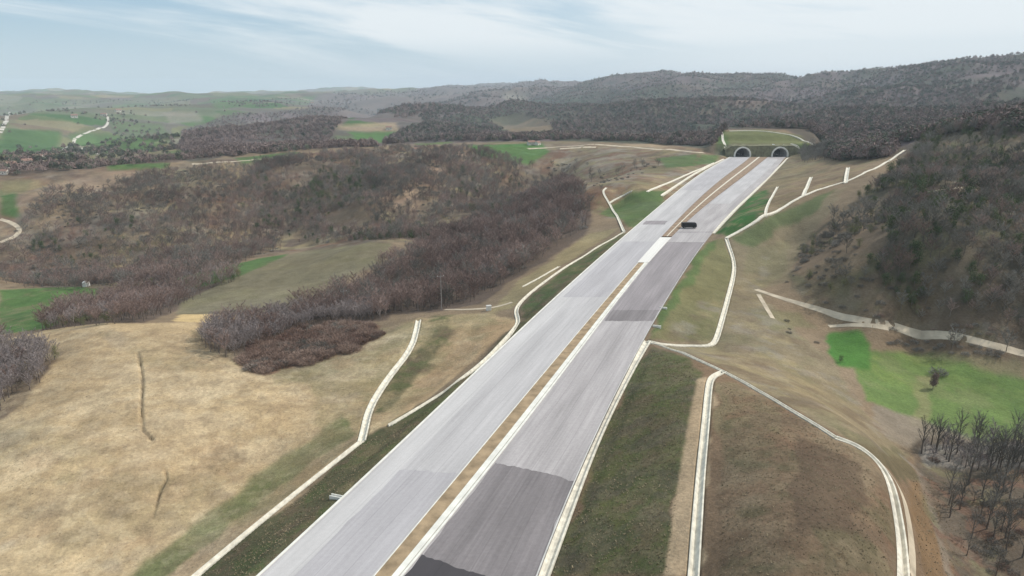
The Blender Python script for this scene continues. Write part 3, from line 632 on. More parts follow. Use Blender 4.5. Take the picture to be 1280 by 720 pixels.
# ------------------------------------------------------------------ motorway strips
def strip_between(name, A, B, z0, mat, n=8, top=0.0, kind='structure', label=None, wv=0.0, parent=None):
    """sheet between polylines A and B (same stations), n cells across, uv in metres"""
    V = []; UV = []; s = np.concatenate([[0], np.cumsum(np.hypot(*np.diff((A+B)/2, axis=0).T))])
    for i in range(len(A)):
        wd = np.hypot(*(B[i]-A[i]))
        for k in range(n+1):
            u = k/n; q = A[i]*(1-u)+B[i]*u; V.append((q[0], q[1], z0)); UV.append((u*wd, s[i]))
    n1_ = n+1; f = [(i*n1_+k, i*n1_+k+1, (i+1)*n1_+k+1, (i+1)*n1_+k) for i in range(len(A)-1) for k in range(n)]
    if top:          # side skirts so that the slab has thickness
        m0 = len(V)
        for i in range(len(A)):
            V.append((A[i][0], A[i][1], z0-top)); UV.append((0, s[i])); V.append((B[i][0], B[i][1], z0-top)); UV.append((0, s[i]))
        for i in range(len(A)-1):
            f.append((m0+2*i, i*n1_, (i+1)*n1_, m0+2*i+2)); f.append((i*n1_+n, m0+2*i+1, m0+2*i+3, (i+1)*n1_+n))
    me = mesh(name, V, f); uvl = me.uv_layers.new(name='road'); UV = np.array(UV)
    vi = np.empty(len(me.loops), np.int32); me.loops.foreach_get('vertex_index', vi); uvl.data.foreach_set('uv', UV[vi].astype(np.float32).ravel())
    o = link(name, me, mat, parent); 
    if kind: tag(o, label, kind=kind)
    return o
def lerp(A, B, u): return A*(1-u)+B*u
strip_between('road', PL, PM1, 0.0, M_pave, 8, .6, label='left carriageway of unfinished motorway, pale grey surface')
strip_between('road', PM2, PR, 0.0, M_light, 8, .6, label='right carriageway of unfinished motorway, patched grey surface')
strip_between('road_shoulder', lerp(PL, PM1, .03), lerp(PL, PM1, .30), .004, M_shoulder, 4, label='lighter hard shoulder of the left carriageway')
sel = (QS > -200) & (QS < np.interp(586, [t[0] for t in TAB][::-1], sC[::-1]))
# patches: rows of the photo -> stations
def st(row): return float(np.interp(row, [t[0] for t in TAB][::-1], sC[::-1]))
def patch(name, g0, g1, u0, u1, ra, rb, mat, z, lab, skew=0.0, rag=.22):
    """resurfaced area laid over the carriageway, its ends ragged where the spreader stopped"""
    s0, s1 = (ra if ra < 0 else st(ra)), (rb if rb < 0 else st(rb)); nu = 36; ns = max(4, int((s1-s0)/3)); V = []; UV = []
    rp = random.Random(len(bpy.data.objects)); j0 = j1 = 0.0; cols = []
    for k in range(nu+1):
        j0 = j0*.72+rp.gauss(0, .55); j1 = j1*.72+rp.gauss(0, .55); u = k/nu; uu = u0+(u1-u0)*u
        a_, b_ = s0+skew*uu+(j0+rp.uniform(-.5, .5))*rag, s1+skew*uu+(j1+rp.uniform(-.5, .5))*rag; q = np.linspace(a_, b_, ns+1)
        P_ = lerp(g0(q), g1(q), uu)
        for i in range(ns+1):
            side = (.12*math.sin(q[i]*.9)+.1*math.sin(q[i]*.37)) if k in (0, nu) else 0
            V.append((P_[i][0]+side, P_[i][1], z)); UV.append((uu*15, q[i]+300))
    f = [(k*(ns+1)+i, (k+1)*(ns+1)+i, (k+1)*(ns+1)+i+1, k*(ns+1)+i+1) for k in range(nu) for i in range(ns)]
    me = mesh(name, V, f); uvl = me.uv_layers.new(name='road'); UV = np.array(UV); vi = np.empty(len(me.loops), np.int32); me.loops.foreach_get('vertex_index', vi); uvl.data.foreach_set('uv', UV[vi].astype(np.float32).ravel())
    return tag(link(name, me, mat), lab, kind='structure')
patch('asphalt_patch', gL, gM1, .30, .97, -150, 588, M_lane, .008, 'greyer lanes of the left carriageway near the camera', -2)
patch('asphalt_patch', gL, gM1, .12, .97, 372, 302, M_lane, .008, 'greyer stretch of the left carriageway below the paved median gap')
patch('asphalt_patch', gL, gM1, .1, .95, 238, 197, M_lane, .008, 'greyer stretch of the left carriageway near the tunnel')
patch('asphalt_patch', gL, gM1, .1, .75, 281, 276, M_mid, .012, 'small dark grey rectangle on the left carriageway')
patch('asphalt_patch', gM2, gR, .02, .985, -150, 581, M_dark, .004, 'dark grey milled lanes of the right carriageway', -6)
patch('asphalt_patch', gM2, gR, .01, .985, -150, 696, M_black, .010, 'black fresh asphalt at the near end of the right carriageway', -8)
patch('asphalt_patch', gM2, gR, .02, .985, 400, 303, M_mid, .004, 'grey purple stretch of the right carriageway before the pale slab')
patch('asphalt_patch', gM2, gR, .05, .97, 402, 388, M_dark, .008, 'darkest band where the grey purple stretch begins')
patch('asphalt_patch', gM2, gR, .25, .80, 386, 306, M_mid, .008, 'worn middle lanes of the grey purple stretch')
patch('asphalt_patch', gM2, gR, .05, .7, 255, 199, M_pave, .004, 'cooler grey lanes of the right carriageway towards the tunnel')
# slab joints at the little bridge
for row in (303.5, 290.5): patch('expansion_joint', gM2, gR, .0, 1.0, row, row-.45, M_dark, .014, 'dark joint across the right carriageway')
# median
qa = QS[QS < st(303)]; qb = QS[QS > st(297)]
md = []
def medbits(q, redder, far):
    A, B = gM1(q), gM2(q)
    strip_between('median_soil', lerp(A, B, .04), lerp(A, B, .62 if not far else .47), .07, M_redsoil if redder else M_soil, 4, .5, label='bare earth strip of the central reservation')
    if far:
        strip_between('median_soil', lerp(A, B, .56), lerp(A, B, .97), .07, M_redsoil, 4, .5, label='bare reddish earth right of the median drain')
        strip_between('median_drain', lerp(A, B, .47), lerp(A, B, .56), .14, M_conc, 2, .6, kind=None)
    else:
        strip_between('median_drain', lerp(A, B, .63), lerp(A, B, .87), .16, M_conc2, 2, .6, kind=None)
    return bpy.data.objects[-1]
medbits(qa, False, False); medbits(qb, True, True)
q = QS[(QS > st(330)) & (QS < st(296))]
strip_between('median_crossing', lerp(gM1(q), gM2(q), -.05), lerp(gM1(q), gM2(q), 1.05), .19, M_white, 4, .5, label='bright white concrete slab closing a gap in the median')
def kerb(A, B, u0, u1, z, mat, label, q=None):
    o = strip_between('kerb', lerp(A, B, u0), lerp(A, B, u1), z, mat, 1, .7, kind=None); tag(o, label, 'kerb', 'kerbs along the motorway'); return o
kerb(PL, PM1, -.025, .0, .12, M_conc2, 'low pale kerb along the outer left edge of the motorway')
kerb(gM1(qa), gM2(qa), .0, .04, .12, M_conc2, 'thin pale kerb on the left side of the earth median')
kerb(gM1(qa), gM2(qa), .91, 1.0, .13, M_conc2, 'thin white kerb between median drain and dark right lanes')
kerb(gM2(qa), gR(qa), .988, 1.0, .10, M_conc3, 'grey kerb between right lanes and the roadside drain')
k = 0
for o in [o for o in bpy.data.objects if o.name.startswith('median_drain')]:
    tag(o, ['white concrete drain running along the near earth median', 'pale concrete drain line in the wide reddish median near the tunnel'][k], 'drain', 'concrete drains'); k += 1

# ------------------------------------------------------------------ concrete channels draped on the ground
def channel(P, wd, label, name='drainage_channel', mat=None, cat='drain', step=2.0, flat=False, group='concrete drains', kind=None, lift=.30):
    W_ = WL[label] if label in WL else wline(P, step); sunk = label in WL and np.hypot(*W_.T).mean() < 260; G_ = GZ0 if label in WL else GZ
    if sunk: lift = .09
    T = np.gradient(W_, axis=0); T /= np.hypot(*T.T)[:, None]; Nn = np.stack([T[:, 1], -T[:, 0]], -1)
    offs = ([-.5, -.5, -.36, 0, .36, .5, .5] if not sunk else [-.62, -.5, -.36, -.12, .12, .36, .5, .62]) if not flat else [-.5, -.5, -.25, 0, .25, .5, .5]
    h0 = height(W_[:, 0], W_[:, 1], G_); V = []
    hs = {u: height(*(W_+Nn*wd*u).T, G_) for u in set(offs)}
    m = len(offs)
    for i in range(len(W_)):
        for k, u in enumerate(offs):
            q = W_[i]+Nn[i]*wd*u; z = max(hs[u][i], h0[i]) if abs(u) > .3 else max(h0[i], (hs[-.5][i]+hs[.5][i])/2)
            if flat: z = hs[u][i]
            if sunk: z = h0[i]*.35+hs[-.5 if u < 0 else .5][i]*.65-(.42 if abs(u) < .2 else 0); z += -.7 if k in (0, m-1) else lift
            else: z += {0: -.9, 6: -.9, 3: (lift-.2 if not flat else lift)}.get(k, lift)
            V.append((q[0], q[1], z))
    f = [(i*m+k, i*m+k+1, (i+1)*m+k+1, (i+1)*m+k) for i in range(len(W_)-1) for k in range(m-1)]
    n = len(V)-m; f += [(0,1,2,3),(m-4,m-3,m-2,m-1),(n+3,n+2,n+1,n),(n+m-1,n+m-2,n+m-3,n+m-4)]
    o = link(name, mesh(name, V, f), mat or M_conc)
    if kind: tag(o, label, kind=kind)
    else: tag(o, label, cat, group)
    return o
for P_, wd_, lab_ in CHANNELS: channel(P_, wd_, lab_)
# dirt tracks and side roads
def track(P, wd, label, mat=None, step=4.0): return channel(P, wd, label, 'dirt_road', mat or M_track, flat=True, kind='structure', step=step, lift=.07)
track([(945,362),(980,374),(1020,386),(1060,398),(1100,406),(1160,416),(1220,427),(1285,443)], 2.2, 'pale dirt road through the valley to the right')
track([(1036,408),(1060,406),(1085,407),(1110,410)], 1.6, 'fork of the dirt track above the bright green plot')
track([(948,368),(955,380),(966,398)], 1.4, 'rough pale track leaving the dirt road')
track([(1090,569),(1112,590),(1128,615),(1136,650),(1141,690),(1140,719),(1138,775)], 1.0, 'vehicle track beside the curved crest drain')
track([(556,387),(610,387),(640,378)], 1.8, 'grey service track below the brown wood')
track([(1160,240),(1200,235),(1285,231)], 1.5, 'faint hillside track across the dark wooded hill')
track([(660,186),(720,182),(760,180),(830,188),(880,191)], 5.0, 'pale field track along the ridge left of tunnel')
track([(700,186),(730,184),(745,184)], 6.0, 'short bright track end on the ridge', M_track)
track([(240,205),(300,202),(370,194)], 4.0, 'pale track along the far valley crest')
for P_, wd, lab in (([(133,142),(136,150),(134,158),(120,162),(102,168),(92,174),(92,180),(104,187),(120,191),(136,194)], 6, 'distant pale road winding down through green fields'),
                    ([(0,166),(8,152),(12,140)], 8, 'distant pale road at the left edge of the hills'), ([(92,180),(78,188),(62,193)], 6, 'faint far road towards the village')):
    track(P_, wd, lab, simple('far_road', (.5,.47,.42), .9), 12.0)
track([(0,274),(14,278),(27,286),(20,296),(0,303)], 3.0, 'sandy track loop on the left valley side')

# ------------------------------------------------------------------ tunnel portals
def portal(P_, lab):
    rz = math.atan2(-pn[0], pn[1])
    t = empty('tunnel_portal', (P_[0], P_[1], 0), rz); tag(t, lab, 'tunnel', 'tunnel portals')
    def arc(r, n=20, zc=1.6):
        a = np.linspace(math.radians(-14), math.radians(194), n); return [(r*math.cos(q), zc+r*.96*math.sin(q)) for q in a]
    def tube(ro, ri, y0, y1, name, mat):
        A, B = arc(ro), arc(ri); V = []; f = []
        for y in (y0, y1):
            V += [(x, y, z) for x, z in A]+[(x, y, z) for x, z in B]
        n = len(A); 
        for k in range(n-1):
            f += [(k, k+1, 2*n+k+1, 2*n+k), (n+k+1, n+k, 3*n+k, 3*n+k+1), (k+1, k, n+k, n+k+1), (2*n+k, 2*n+k+1, 3*n+k+1, 3*n+k)]
        return link(name, mesh(name, V, f), mat, t)
    tube(7.9, 6.6, -5.0, -4.2, 'portal_rim', M_conc2)
    tube(7.3, 6.62, -4.2, 14, 'portal_shell', M_conc3)
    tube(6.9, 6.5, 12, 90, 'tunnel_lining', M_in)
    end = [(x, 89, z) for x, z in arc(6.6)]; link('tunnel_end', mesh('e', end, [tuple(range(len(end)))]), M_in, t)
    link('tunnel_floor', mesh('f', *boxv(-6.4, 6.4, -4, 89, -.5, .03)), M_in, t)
    return t
def headwall():
    t = empty('tunnel_headwall', (pc[0], pc[1], 0), math.atan2(-pn[0], pn[1])); tag(t, 'dark earth faced wall around the two tunnel mouths', 'wall')
    cs = [float(np.dot(np.array(P_)-pc, pl_)) for P_ in PORT_C]; xs = sorted(set([-33, -27, 38, 30, 0]+[c_+7.25*math.cos(math.radians(a)) for c_ in cs for a in range(0, 181, 9)])); V = []; f = []
    top = lambda x: 9.9-.0*x-(max(0, -x-27)+max(0, x-30))*.55+.25*math.sin(x*.8)
    for x in xs:
        zb = -.5
        for c_ in cs:
            if abs(x-c_) < 7.25: zb = 1.6+.96*math.sqrt(7.25**2-(x-c_)**2)
        V += [(x, -3.9, zb), (x, -3.3, top(x)), (x, 6.5, top(x)+.5)]
    for i in range(len(xs)-1): f += [(3*i, 3*i+3, 3*i+4, 3*i+1), (3*i+1, 3*i+4, 3*i+5, 3*i+2)]
    link('wall_face', mesh('wall_face', V, f), simple('planted_bank', (.15,.145,.085), .95, .35, .4, .6, 1.5), t)
headwall()
portal(PORT_C[0], 'left tunnel mouth with white arched rim'); portal(PORT_C[1], 'right tunnel mouth with white arched rim')

# ------------------------------------------------------------------ trees
def bark_mat(name, c0, c1, rough=.9):
    m, t, b = newmat(name); oi = t.nodes.new('ShaderNodeObjectInfo'); n = t.nodes.new('ShaderNodeTexNoise'); n.inputs['Scale'].default_value = .025; n.inputs['Detail'].default_value = 3
    t.links.new(oi.outputs['Location'], n.inputs['Vector'])
    f = M('ADD', M('MULTIPLY', oi.outputs['Random'], .55, tree=t), M('MULTIPLY_ADD', M('SUBTRACT', n.outputs[0], .5, tree=t), 2.6, .22, tree=t), tree=t, clamp=True)
    mx = t.nodes.new('ShaderNodeMix'); mx.data_type = 'RGBA'; t.links.new(f, mx.inputs[0]); mx.inputs[6].default_value = (*c0, 1); mx.inputs[7].default_value = (*c1, 1)
    t.links.new(mx.outputs[2], b.inputs['Base Color']); b.inputs['Roughness'].default_value = rough; b.inputs['Specular IOR Level'].default_value = .15
    return m
M_twig = bark_mat('bare_twigs', (.165,.115,.10), (.33,.245,.215)); M_twig2 = bark_mat('grey_twigs', (.26,.225,.22), (.34,.29,.275)); M_red = bark_mat('red_scrub', (.16,.10,.08), (.36,.27,.22))
M_twigd = bark_mat('dark_twigs', (.11,.105,.09), (.27,.25,.225)); M_bark = bark_mat('trunk_bark', (.12,.10,.085), (.20,.17,.15)); M_ever = bark_mat('evergreen_leaves', (.05,.075,.035), (.12,.15,.07))
M_leaf = bark_mat('budding_leaves', (.12,.14,.06), (.20,.19,.10)); M_farw = bark_mat('far_wood', (.155,.112,.10), (.25,.19,.175)); M_fare = bark_mat('far_evergreen', (.07,.08,.06), (.12,.13,.09))
def prism(mb, a, b, ra, rb, n=3):
    a = Vector(a); b = Vector(b); dz = (b-a).normalized(); x = dz.orthogonal().normalized(); y = dz.cross(x)
    v = [a+(x*math.cos(t)+y*math.sin(t))*ra for t in [2*math.pi*k/n for k in range(n)]]+[b+(x*math.cos(t)+y*math.sin(t))*rb for t in [2*math.pi*k/n for k in range(n)]]
    mb.add(v, [(k, (k+1) % n, n+(k+1) % n, n+k) for k in range(n)])
def blade(mb, a, b, wd, rn):
    a = Vector(a); b = Vector(b); dz = (b-a).normalized(); s = dz.cross(Vector((rn.gauss(0,1), rn.gauss(0,1), rn.gauss(0,1)))).normalized()*wd*.5
    mb.add([a-s, a+s, b], [(0, 1, 2)])
def bare_tree(seed, h=9, spread=.36, limbs=11, twigs=34, tw=.085, up=.9):
    rn = random.Random(seed); T = MB(); Cw = MB()
    lean = Vector((rn.uniform(-.06, .06), rn.uniform(-.06, .06), 1)); pts = [Vector((0,0,-.4))]
    for k in range(5): pts.append(lean*h*(k+1)/5*.82+Vector((rn.uniform(-.12, .12), rn.uniform(-.12, .12), 0)))
    rr = [h*.020*(1-.17*k) for k in range(6)]
    for k in range(5): prism(T, pts[k], pts[k+1], rr[k], rr[k+1], 6 if k < 2 else 5)
    for k in range(limbs):
        u = .28+.68*(k+.5)/limbs; p0 = pts[0].lerp(pts[5], u) if False else pts[int(u*5)].lerp(pts[min(5, int(u*5)+1)], u*5-int(u*5))
        a = k*2.4+rn.uniform(-.4, .4); L_ = h*spread*(1.15-.55*u)*rn.uniform(.75, 1.2)
        e = p0+Vector((math.cos(a)*L_, math.sin(a)*L_, L_*up*rn.uniform(.7, 1.3))); mid = p0.lerp(e, .5)+Vector((0, 0, -.05*L_))
        prism(Cw, p0, mid, h*.008, h*.005); prism(Cw, mid, e, h*.005, h*.0025)
        for j in range(twigs):
            v = rn.uniform(.25, 1.0); q = (p0.lerp(mid, v*2) if v < .5 else mid.lerp(e, v*2-1)); l = L_*rn.uniform(.25, .55)
            dr = Vector((rn.gauss(0, .6)+math.cos(a)*.5, rn.gauss(0, .6)+math.sin(a)*.5, rn.uniform(.2, 1.3))).normalized(); e2 = q+dr*l
            blade(Cw, q, e2, tw, rn)
            q2 = q.lerp(e2, .5); dr2 = (dr+Vector((rn.gauss(0, .5), rn.gauss(0, .5), rn.gauss(.2, .4)))).normalized(); blade(Cw, q2, q2+dr2*l*.7, tw*.8, rn)
    return T.mesh('trunk'), Cw.mesh('crown')
def scrub(seed, h=2.4, n=420, tw=.09, flat=.8):
    rn = random.Random(seed); Cw = MB(); T = MB()
    for k in range(7):
        a = rn.uniform(0, 6.28); prism(T, (0, 0, -.2), (math.cos(a)*h*.35, math.sin(a)*h*.35, h*.5), .06, .03)
    for k in range(n):
        a = rn.uniform(0, 6.28); r = h*.75*math.sqrt(rn.random()); z = h*rn.uniform(.02, .75)*(1-.5*(r/h)); q = Vector((math.cos(a)*r, math.sin(a)*r, z))
        dr = Vector((math.cos(a)*.7+rn.gauss(0, .5), math.sin(a)*.7+rn.gauss(0, .5), rn.uniform(.0, 1.3))).normalized(); blade(Cw, q, q+dr*h*rn.uniform(.2, .5), tw, rn)
    return T.mesh('stems'), Cw.mesh('crown')
def ever(seed, h=8, n=700, w_=.30, leaf=.34):
    rn = random.Random(seed); T = MB(); Cw = MB(); prism(T, (0, 0, -.3), (0, 0, h*.85), h*.02, h*.006, 6)
    lobes = [(Vector((rn.gauss(0, w_*h*.35), rn.gauss(0, w_*h*.35), h*rn.uniform(.3, .85))), h*rn.uniform(.13, .24)) for _ in range(9)]
    for c_, r in lobes: prism(T, (0, 0, c_.z*.6), c_, .06, .02)
    for k in range(n):
        c_, r = lobes[k % 9]; dr = Vector((rn.gauss(0, 1), rn.gauss(0, 1), rn.gauss(0, 1))).normalized(); q = c_+dr*r*rn.uniform(.5, 1.1); s = leaf*rn.uniform(.6, 1.3)
        u = Vector((rn.gauss(0, 1), rn.gauss(0, 1), rn.gauss(0, 1))).normalized(); v = u.cross(dr+Vector((.01, 0, 0))).normalized()
        Cw.add([q-u*s*.5, q+v*s*.5, q+u*s*.6, q-v*s*.4], [(0, 1, 2, 3)])
    return T.mesh('trunk'), Cw.mesh('crown')
def lump(seed, h=9, n=64):
    """far tree: a stubby crown of a few dozen large leaf or twig clumps"""
    rn = random.Random(seed); Cw = MB(); T = MB(); prism(T, (0, 0, -1), (0, 0, h*.5), .3, .15)
    for k in range(n):
        a = rn.uniform(0, 6.28); r = h*.42*math.sqrt(rn.random()); z = h*(.25+.75*rn.random()*(1-(r/(h*.5))**2)); q = Vector((math.cos(a)*r, math.sin(a)*r, z)); s = h*rn.uniform(.10, .22)
        u = Vector((rn.gauss(0, 1), rn.gauss(0, 1), rn.gauss(.6, 1))).normalized(); v = u.orthogonal().normalized(); Cw.add([q-u*s, q+v*s*.6, q+u*s], [(0, 1, 2)])
    return T.mesh('trunk'), Cw.mesh('crown')
SP = {}
def species(key, gen, mat, nm, trunkname='trunk', tmat=None):
    ms = []
    for s_ in range(gen[1]):
        a, b = gen[0](s_); a.materials.append(tmat or M_bark); b.materials.append(mat); ms.append((a, b))
    SP[key] = (ms, nm, trunkname)
species('bare', (lambda s: bare_tree(10+s, 9, .34), 3), M_twig, 'bare_tree')
species('grey', (lambda s: bare_tree(20+s, 7.5, .26, 10, 34, .08, 1.5), 3), M_twig2, 'bare_tree')
species('dark', (lambda s: bare_tree(30+s, 8.5, .40, 11, 30, .11), 3), M_twigd, 'bare_tree')
species('scrub', (lambda s: scrub(40+s), 3), M_red, 'scrub_bush', 'stems')
species('bush', (lambda s: scrub(50+s, 2.2, 320, .10), 2), M_twigd, 'scrub_bush', 'stems')
species('ever', (lambda s: ever(60+s), 2), M_ever, 'evergreen_tree')
species('leafy', (lambda s: ever(70+s, 5.5, 600, .34, .22), 2), M_leaf, 'leafy_tree')
species('farw', (lambda s: lump(80+s), 3), M_farw, 'bare_tree')
species('fare', (lambda s: lump(90+s, 9, 80), 2), M_fare, 'evergreen_tree')
species('ball', (lambda s: ever(110+s, 4.2, 1500, .20, .17), 2), M_twig, 'bushy_tree')
species('tall', (lambda s: bare_tree(120+s, 13, .19, 13, 26, .06, 1.9), 3), M_twigd, 'bare_tree')

def pts_in(mask_poly_px, n_target, logr=False):
    W_ = wpoly(mask_poly_px); return W_
def sample(Pw, spacing, thin=0.0, seed=0, far=False, clump=25.0, dedge=True):
    g = np.random.default_rng(100+seed); x0, y0 = Pw.min(0); x1, y1 = Pw.max(0)
    if far:
        r0 = max(60, np.hypot(*Pw.T).min()); r1 = np.hypot(*Pw.T).max(); a = np.arctan2(Pw[:, 0], Pw[:, 1])
        n = int(math.log(r1/r0)*(a.max()-a.min())/spacing**2); rr = r0*np.exp(g.random(n)*math.log(r1/r0)); aa = g.uniform(a.min(), a.max(), n); X = rr*np.sin(aa); Y = rr*np.cos(aa)
    else:
        nx, ny = int((x1-x0)/spacing)+1, int((y1-y0)/spacing)+1
        if nx*ny > 400000: nx = int(nx*.5); ny = int(ny*.5)
        u, v = np.meshgrid(np.arange(nx), np.arange(ny)); X = (x0+(u+g.uniform(-.45, .45, u.shape)+.5)*spacing).ravel(); Y = (y0+(v+g.uniform(-.45, .45, u.shape)+.5)*spacing).ravel()
    jx_ = fbm(X, Y, clump, 3, 21.0)*clump*.18; jy_ = fbm(X, Y, clump, 3, 22.0)*clump*.18
    m = poly_in(Pw, X+jx_, Y+jy_); X = X[m]; Y = Y[m]
    if thin > 0:
        k = fbm(X, Y, clump, 4, 23.0+seed*.37)*.9+.5; m = g.random(len(X)) < np.clip((k-thin)*2.4+.25, 0.02, 1); X = X[m]; Y = Y[m]
    return X, Y
FORESTS = []   # (name, label, list of (species, X, Y, scale))
PICK = []      # candidate individuals
TREES = []
def stand(tagname, poly_px, mix, spacing, thin, seed, hs=(.75, 1.2), far=False, clump=25.0, avoid=(), label=None):
    X, Y = sample(wpoly(poly_px), spacing, thin, seed, far, clump)
    for A in avoid:
        m = ~poly_in(wpoly(A), X, Y); X = X[m]; Y = Y[m]
    m = ~poly_in(POLYROAD, X, Y); X = X[m]; Y = Y[m]
    g = np.random.default_rng(300+seed); sc = g.uniform(*hs, len(X))*(1+.25*fbm(X, Y, 40, 2, 31.0))
    u = g.random(len(X))+.35*fbm(X, Y, clump*1.5, 3, 33.0+seed)
    cum = np.cumsum([q for _, q in mix]); cum = cum/cum[-1]; si = np.clip(np.searchsorted(cum, np.clip(u, 0, .999)), 0, len(mix)-1)
    Z = height(X, Y)
    for i in range(len(X)): TREES.append((tagname, mix[si[i]][0], X[i], Y[i], Z[i]-.15, sc[i]))
P_wood = [(365,390),(455,350),(480,330),(545,298),(640,258),(700,226),(722,235),(740,262),(735,285),(700,308),(650,340),(600,376),(545,388),(470,393),(420,400),(395,398)]
stand('wood', P_wood, [('bare', .70), ('dark', .16), ('grey', .10), ('bush', .04)], 2.9, .10, 1, (.40, 1.05), clump=18)
stand('thicket', [(252,430),(260,412),(330,398),(400,388),(500,387),(480,400),(400,408),(330,432),(300,450),(275,444)], [('grey', .85), ('bare', .15)], 2.0, 0, 2, (.5, .85))
stand('leftthicket', [(-60,432),(0,430),(40,432),(74,444),(58,468),(32,496),(0,516),(-60,552)], [('grey', .9), ('leafy', .02), ('bare', .1)], 2.1, .02, 3, (.55, .9))
stand('redscrub', [(298,450),(318,430),(350,424),(370,408),(402,410),(420,402),(468,409),(478,420),(452,430),(444,440),(415,444),(392,456),(350,458),(330,468),(312,462)], [('scrub', .85), ('bush', .15)], 1.3, .08, 4, (.35, 1.0), clump=7)
stand('valley', [(0,352),(0,316),(60,288),(150,270),(230,262),(290,245),(325,206),(450,192),(497,215),(475,240),(480,275),(545,265),(560,215),(600,188),(668,210),(700,226),(640,256),(540,298),(420,302),(330,316),(250,340),(180,355),(60,358)],
      [('bare', .5), ('dark', .33), ('bush', .10), ('ever', .07)], 3.9, .10, 5, (.40, 1.0), clump=38, avoid=([(480,235),(515,232),(520,262),(495,268),(465,245)], [(420,262),(450,258),(470,285),(420,292),(405,275)], [(500,192),(570,190),(565,212),(530,222),(505,212)], [(180,213),(265,212),(275,222),(235,248),(200,240)]))
stand('valley', [(0,316),(20,280),(60,243),(200,217),(330,203),(480,187),(590,186),(560,215),(545,265),(480,275),(450,199),(340,210),(300,240),(230,262),(150,270),(60,288)], [('dark', .35), ('bare', .35), ('bush', .3)], 3.5, .13, 6, (.35, .95), clump=26)
stand('band', [(50,414),(100,376),(200,352),(300,340),(305,346),(250,372),(225,388),(190,402),(110,408)], [('bare', .55), ('grey', .3), ('leafy', .15)], 3.6, .05, 7, (.6, 1.0))
stand('band', [(0,360),(90,352),(180,350),(300,322),(330,316),(300,330),(200,358),(90,362)], [('bare', .7), ('dark', .3)], 4.2, .05, 8, (.5, .9))
stand('right', [(985,350),(1008,300),(1080,246),(1132,202),(1150,174),(1215,163),(1279,155),(1345,155),(1345,432),(1279,424),(1190,407),(1140,392),(1100,366),(1080,350),(1010,366)],
      [('dark', .30), ('bare', .20), ('ever', .28), ('bush', .10), ('leafy', .12)], 3.1, .12, 9, (.40, .90), clump=26, avoid=([(980,352),(1003,303),(1060,264),(1102,272),(1112,300),(1075,342),(1060,372),(1010,370)], [(1150,236),(1279,230),(1279,236),(1160,242)]))
stand('right', [(985,350),(1010,300),(1075,262),(1110,280),(1075,335),(1170,380),(1279,405),(1279,428),(1180,405),(1080,378),(1010,362)], [('bush', .75), ('leafy', .1), ('dark', .15)], 3.0, .20, 10, (.35, .95))
stand('hedge', [(1000,372),(1080,388),(1190,408),(1279,424),(1279,434),(1180,420),(1080,398)], [('bush', .8), ('scrub', .2)], 3.2, .35, 21, (.3, .7))
stand('hedge', [(1090,412),(1140,420),(1279,448),(1279,456),(1180,446),(1100,424)], [('bush', .7), ('dark', .2), ('scrub', .1)], 2.4, .2, 11, (.5, .9))
stand('creek', [(1150,562),(1170,552),(1235,560),(1340,552),(1340,730),(1210,730),(1180,640)], [('tall', .55), ('dark', .1), ('bush', .2), ('scrub', .1)], 3.4, .24, 12, (.38, .70), clump=14)
stand('creek', [(1158,562),(1175,552),(1340,548),(1340,600),(1235,592),(1165,580)], [('grey', .75), ('tall', .25)], 2.6, .08, 23, (.45, .75), clump=10)
stand('creek', [(1230,620),(1340,600),(1340,730),(1225,730)], [('tall', .12), ('dark', .12), ('bush', .60), ('scrub', .16)], 2.0, .12, 13, (.3, .7), clump=14)
stand('wood', [(700,226),(680,205),(760,200),(830,208),(760,232),(740,262)], [('bush', .7), ('dark', .3)], 6.5, .42, 19, (.4, .8), clump=24)
stand('right', [(920,330),(985,300),(1040,420),(1030,450),(1090,520),(1000,440),(950,362)], [('bush', 1)], 7, .55, 20, (.25, .6), clump=20)
stand('knoll', [(995,186),(1060,182),(1080,190),(1040,200),(1005,205)], [('dark', 1)], 4, .15, 14, (.5, .8))
P_farwest = [(300,192),(228,200),(232,165),(300,143),(420,133),(432,150),(400,176),(480,180),(480,182),(380,186)]
P_far = [(480,181),(500,160),(560,140),(600,132),(700,105),(745,92),(790,80),(860,78),(960,80),(1010,85),(1070,80),(1120,72),(1180,66),(1240,50),(1390,40),(1390,158),(1215,160),(1150,170),(1131,190),(1060,193),(1020,184),(985,164),(900,163),(885,184),(820,179),(740,175),(640,176),(560,176)]
stand('far', P_farwest, [('farw', .95), ('fare', .05)], .0042, .08, 22, (.4, .9), far=True, clump=160)
stand('far', P_far, [('farw', .62), ('fare', .38)], .0042, .06, 15, (.4, .95), far=True, clump=200, avoid=([(640,170),(610,150),(650,143),(690,155),(685,170)],))
stand('far', [(400,130),(420,117),(520,112),(600,92),(720,90),(700,106),(600,131),(560,140),(500,150)], [('farw', .7), ('fare', .3)], .0065, .25, 18, (.8, 1.5), far=True, clump=260)
stand('far', [(0,222),(0,206),(120,204),(250,192),(400,181),(400,187),(250,199),(120,210)], [('farw', .7), ('fare', .3)], 8, .05, 16, (.6, .9))
stand('farmtrees', [(0,204),(0,125),(230,125),(420,122),(420,134),(300,142),(230,165),(230,195)], [('farw', .6), ('fare', .4)], .0075, .55, 17, (.6, 1.0), far=True, clump=160)

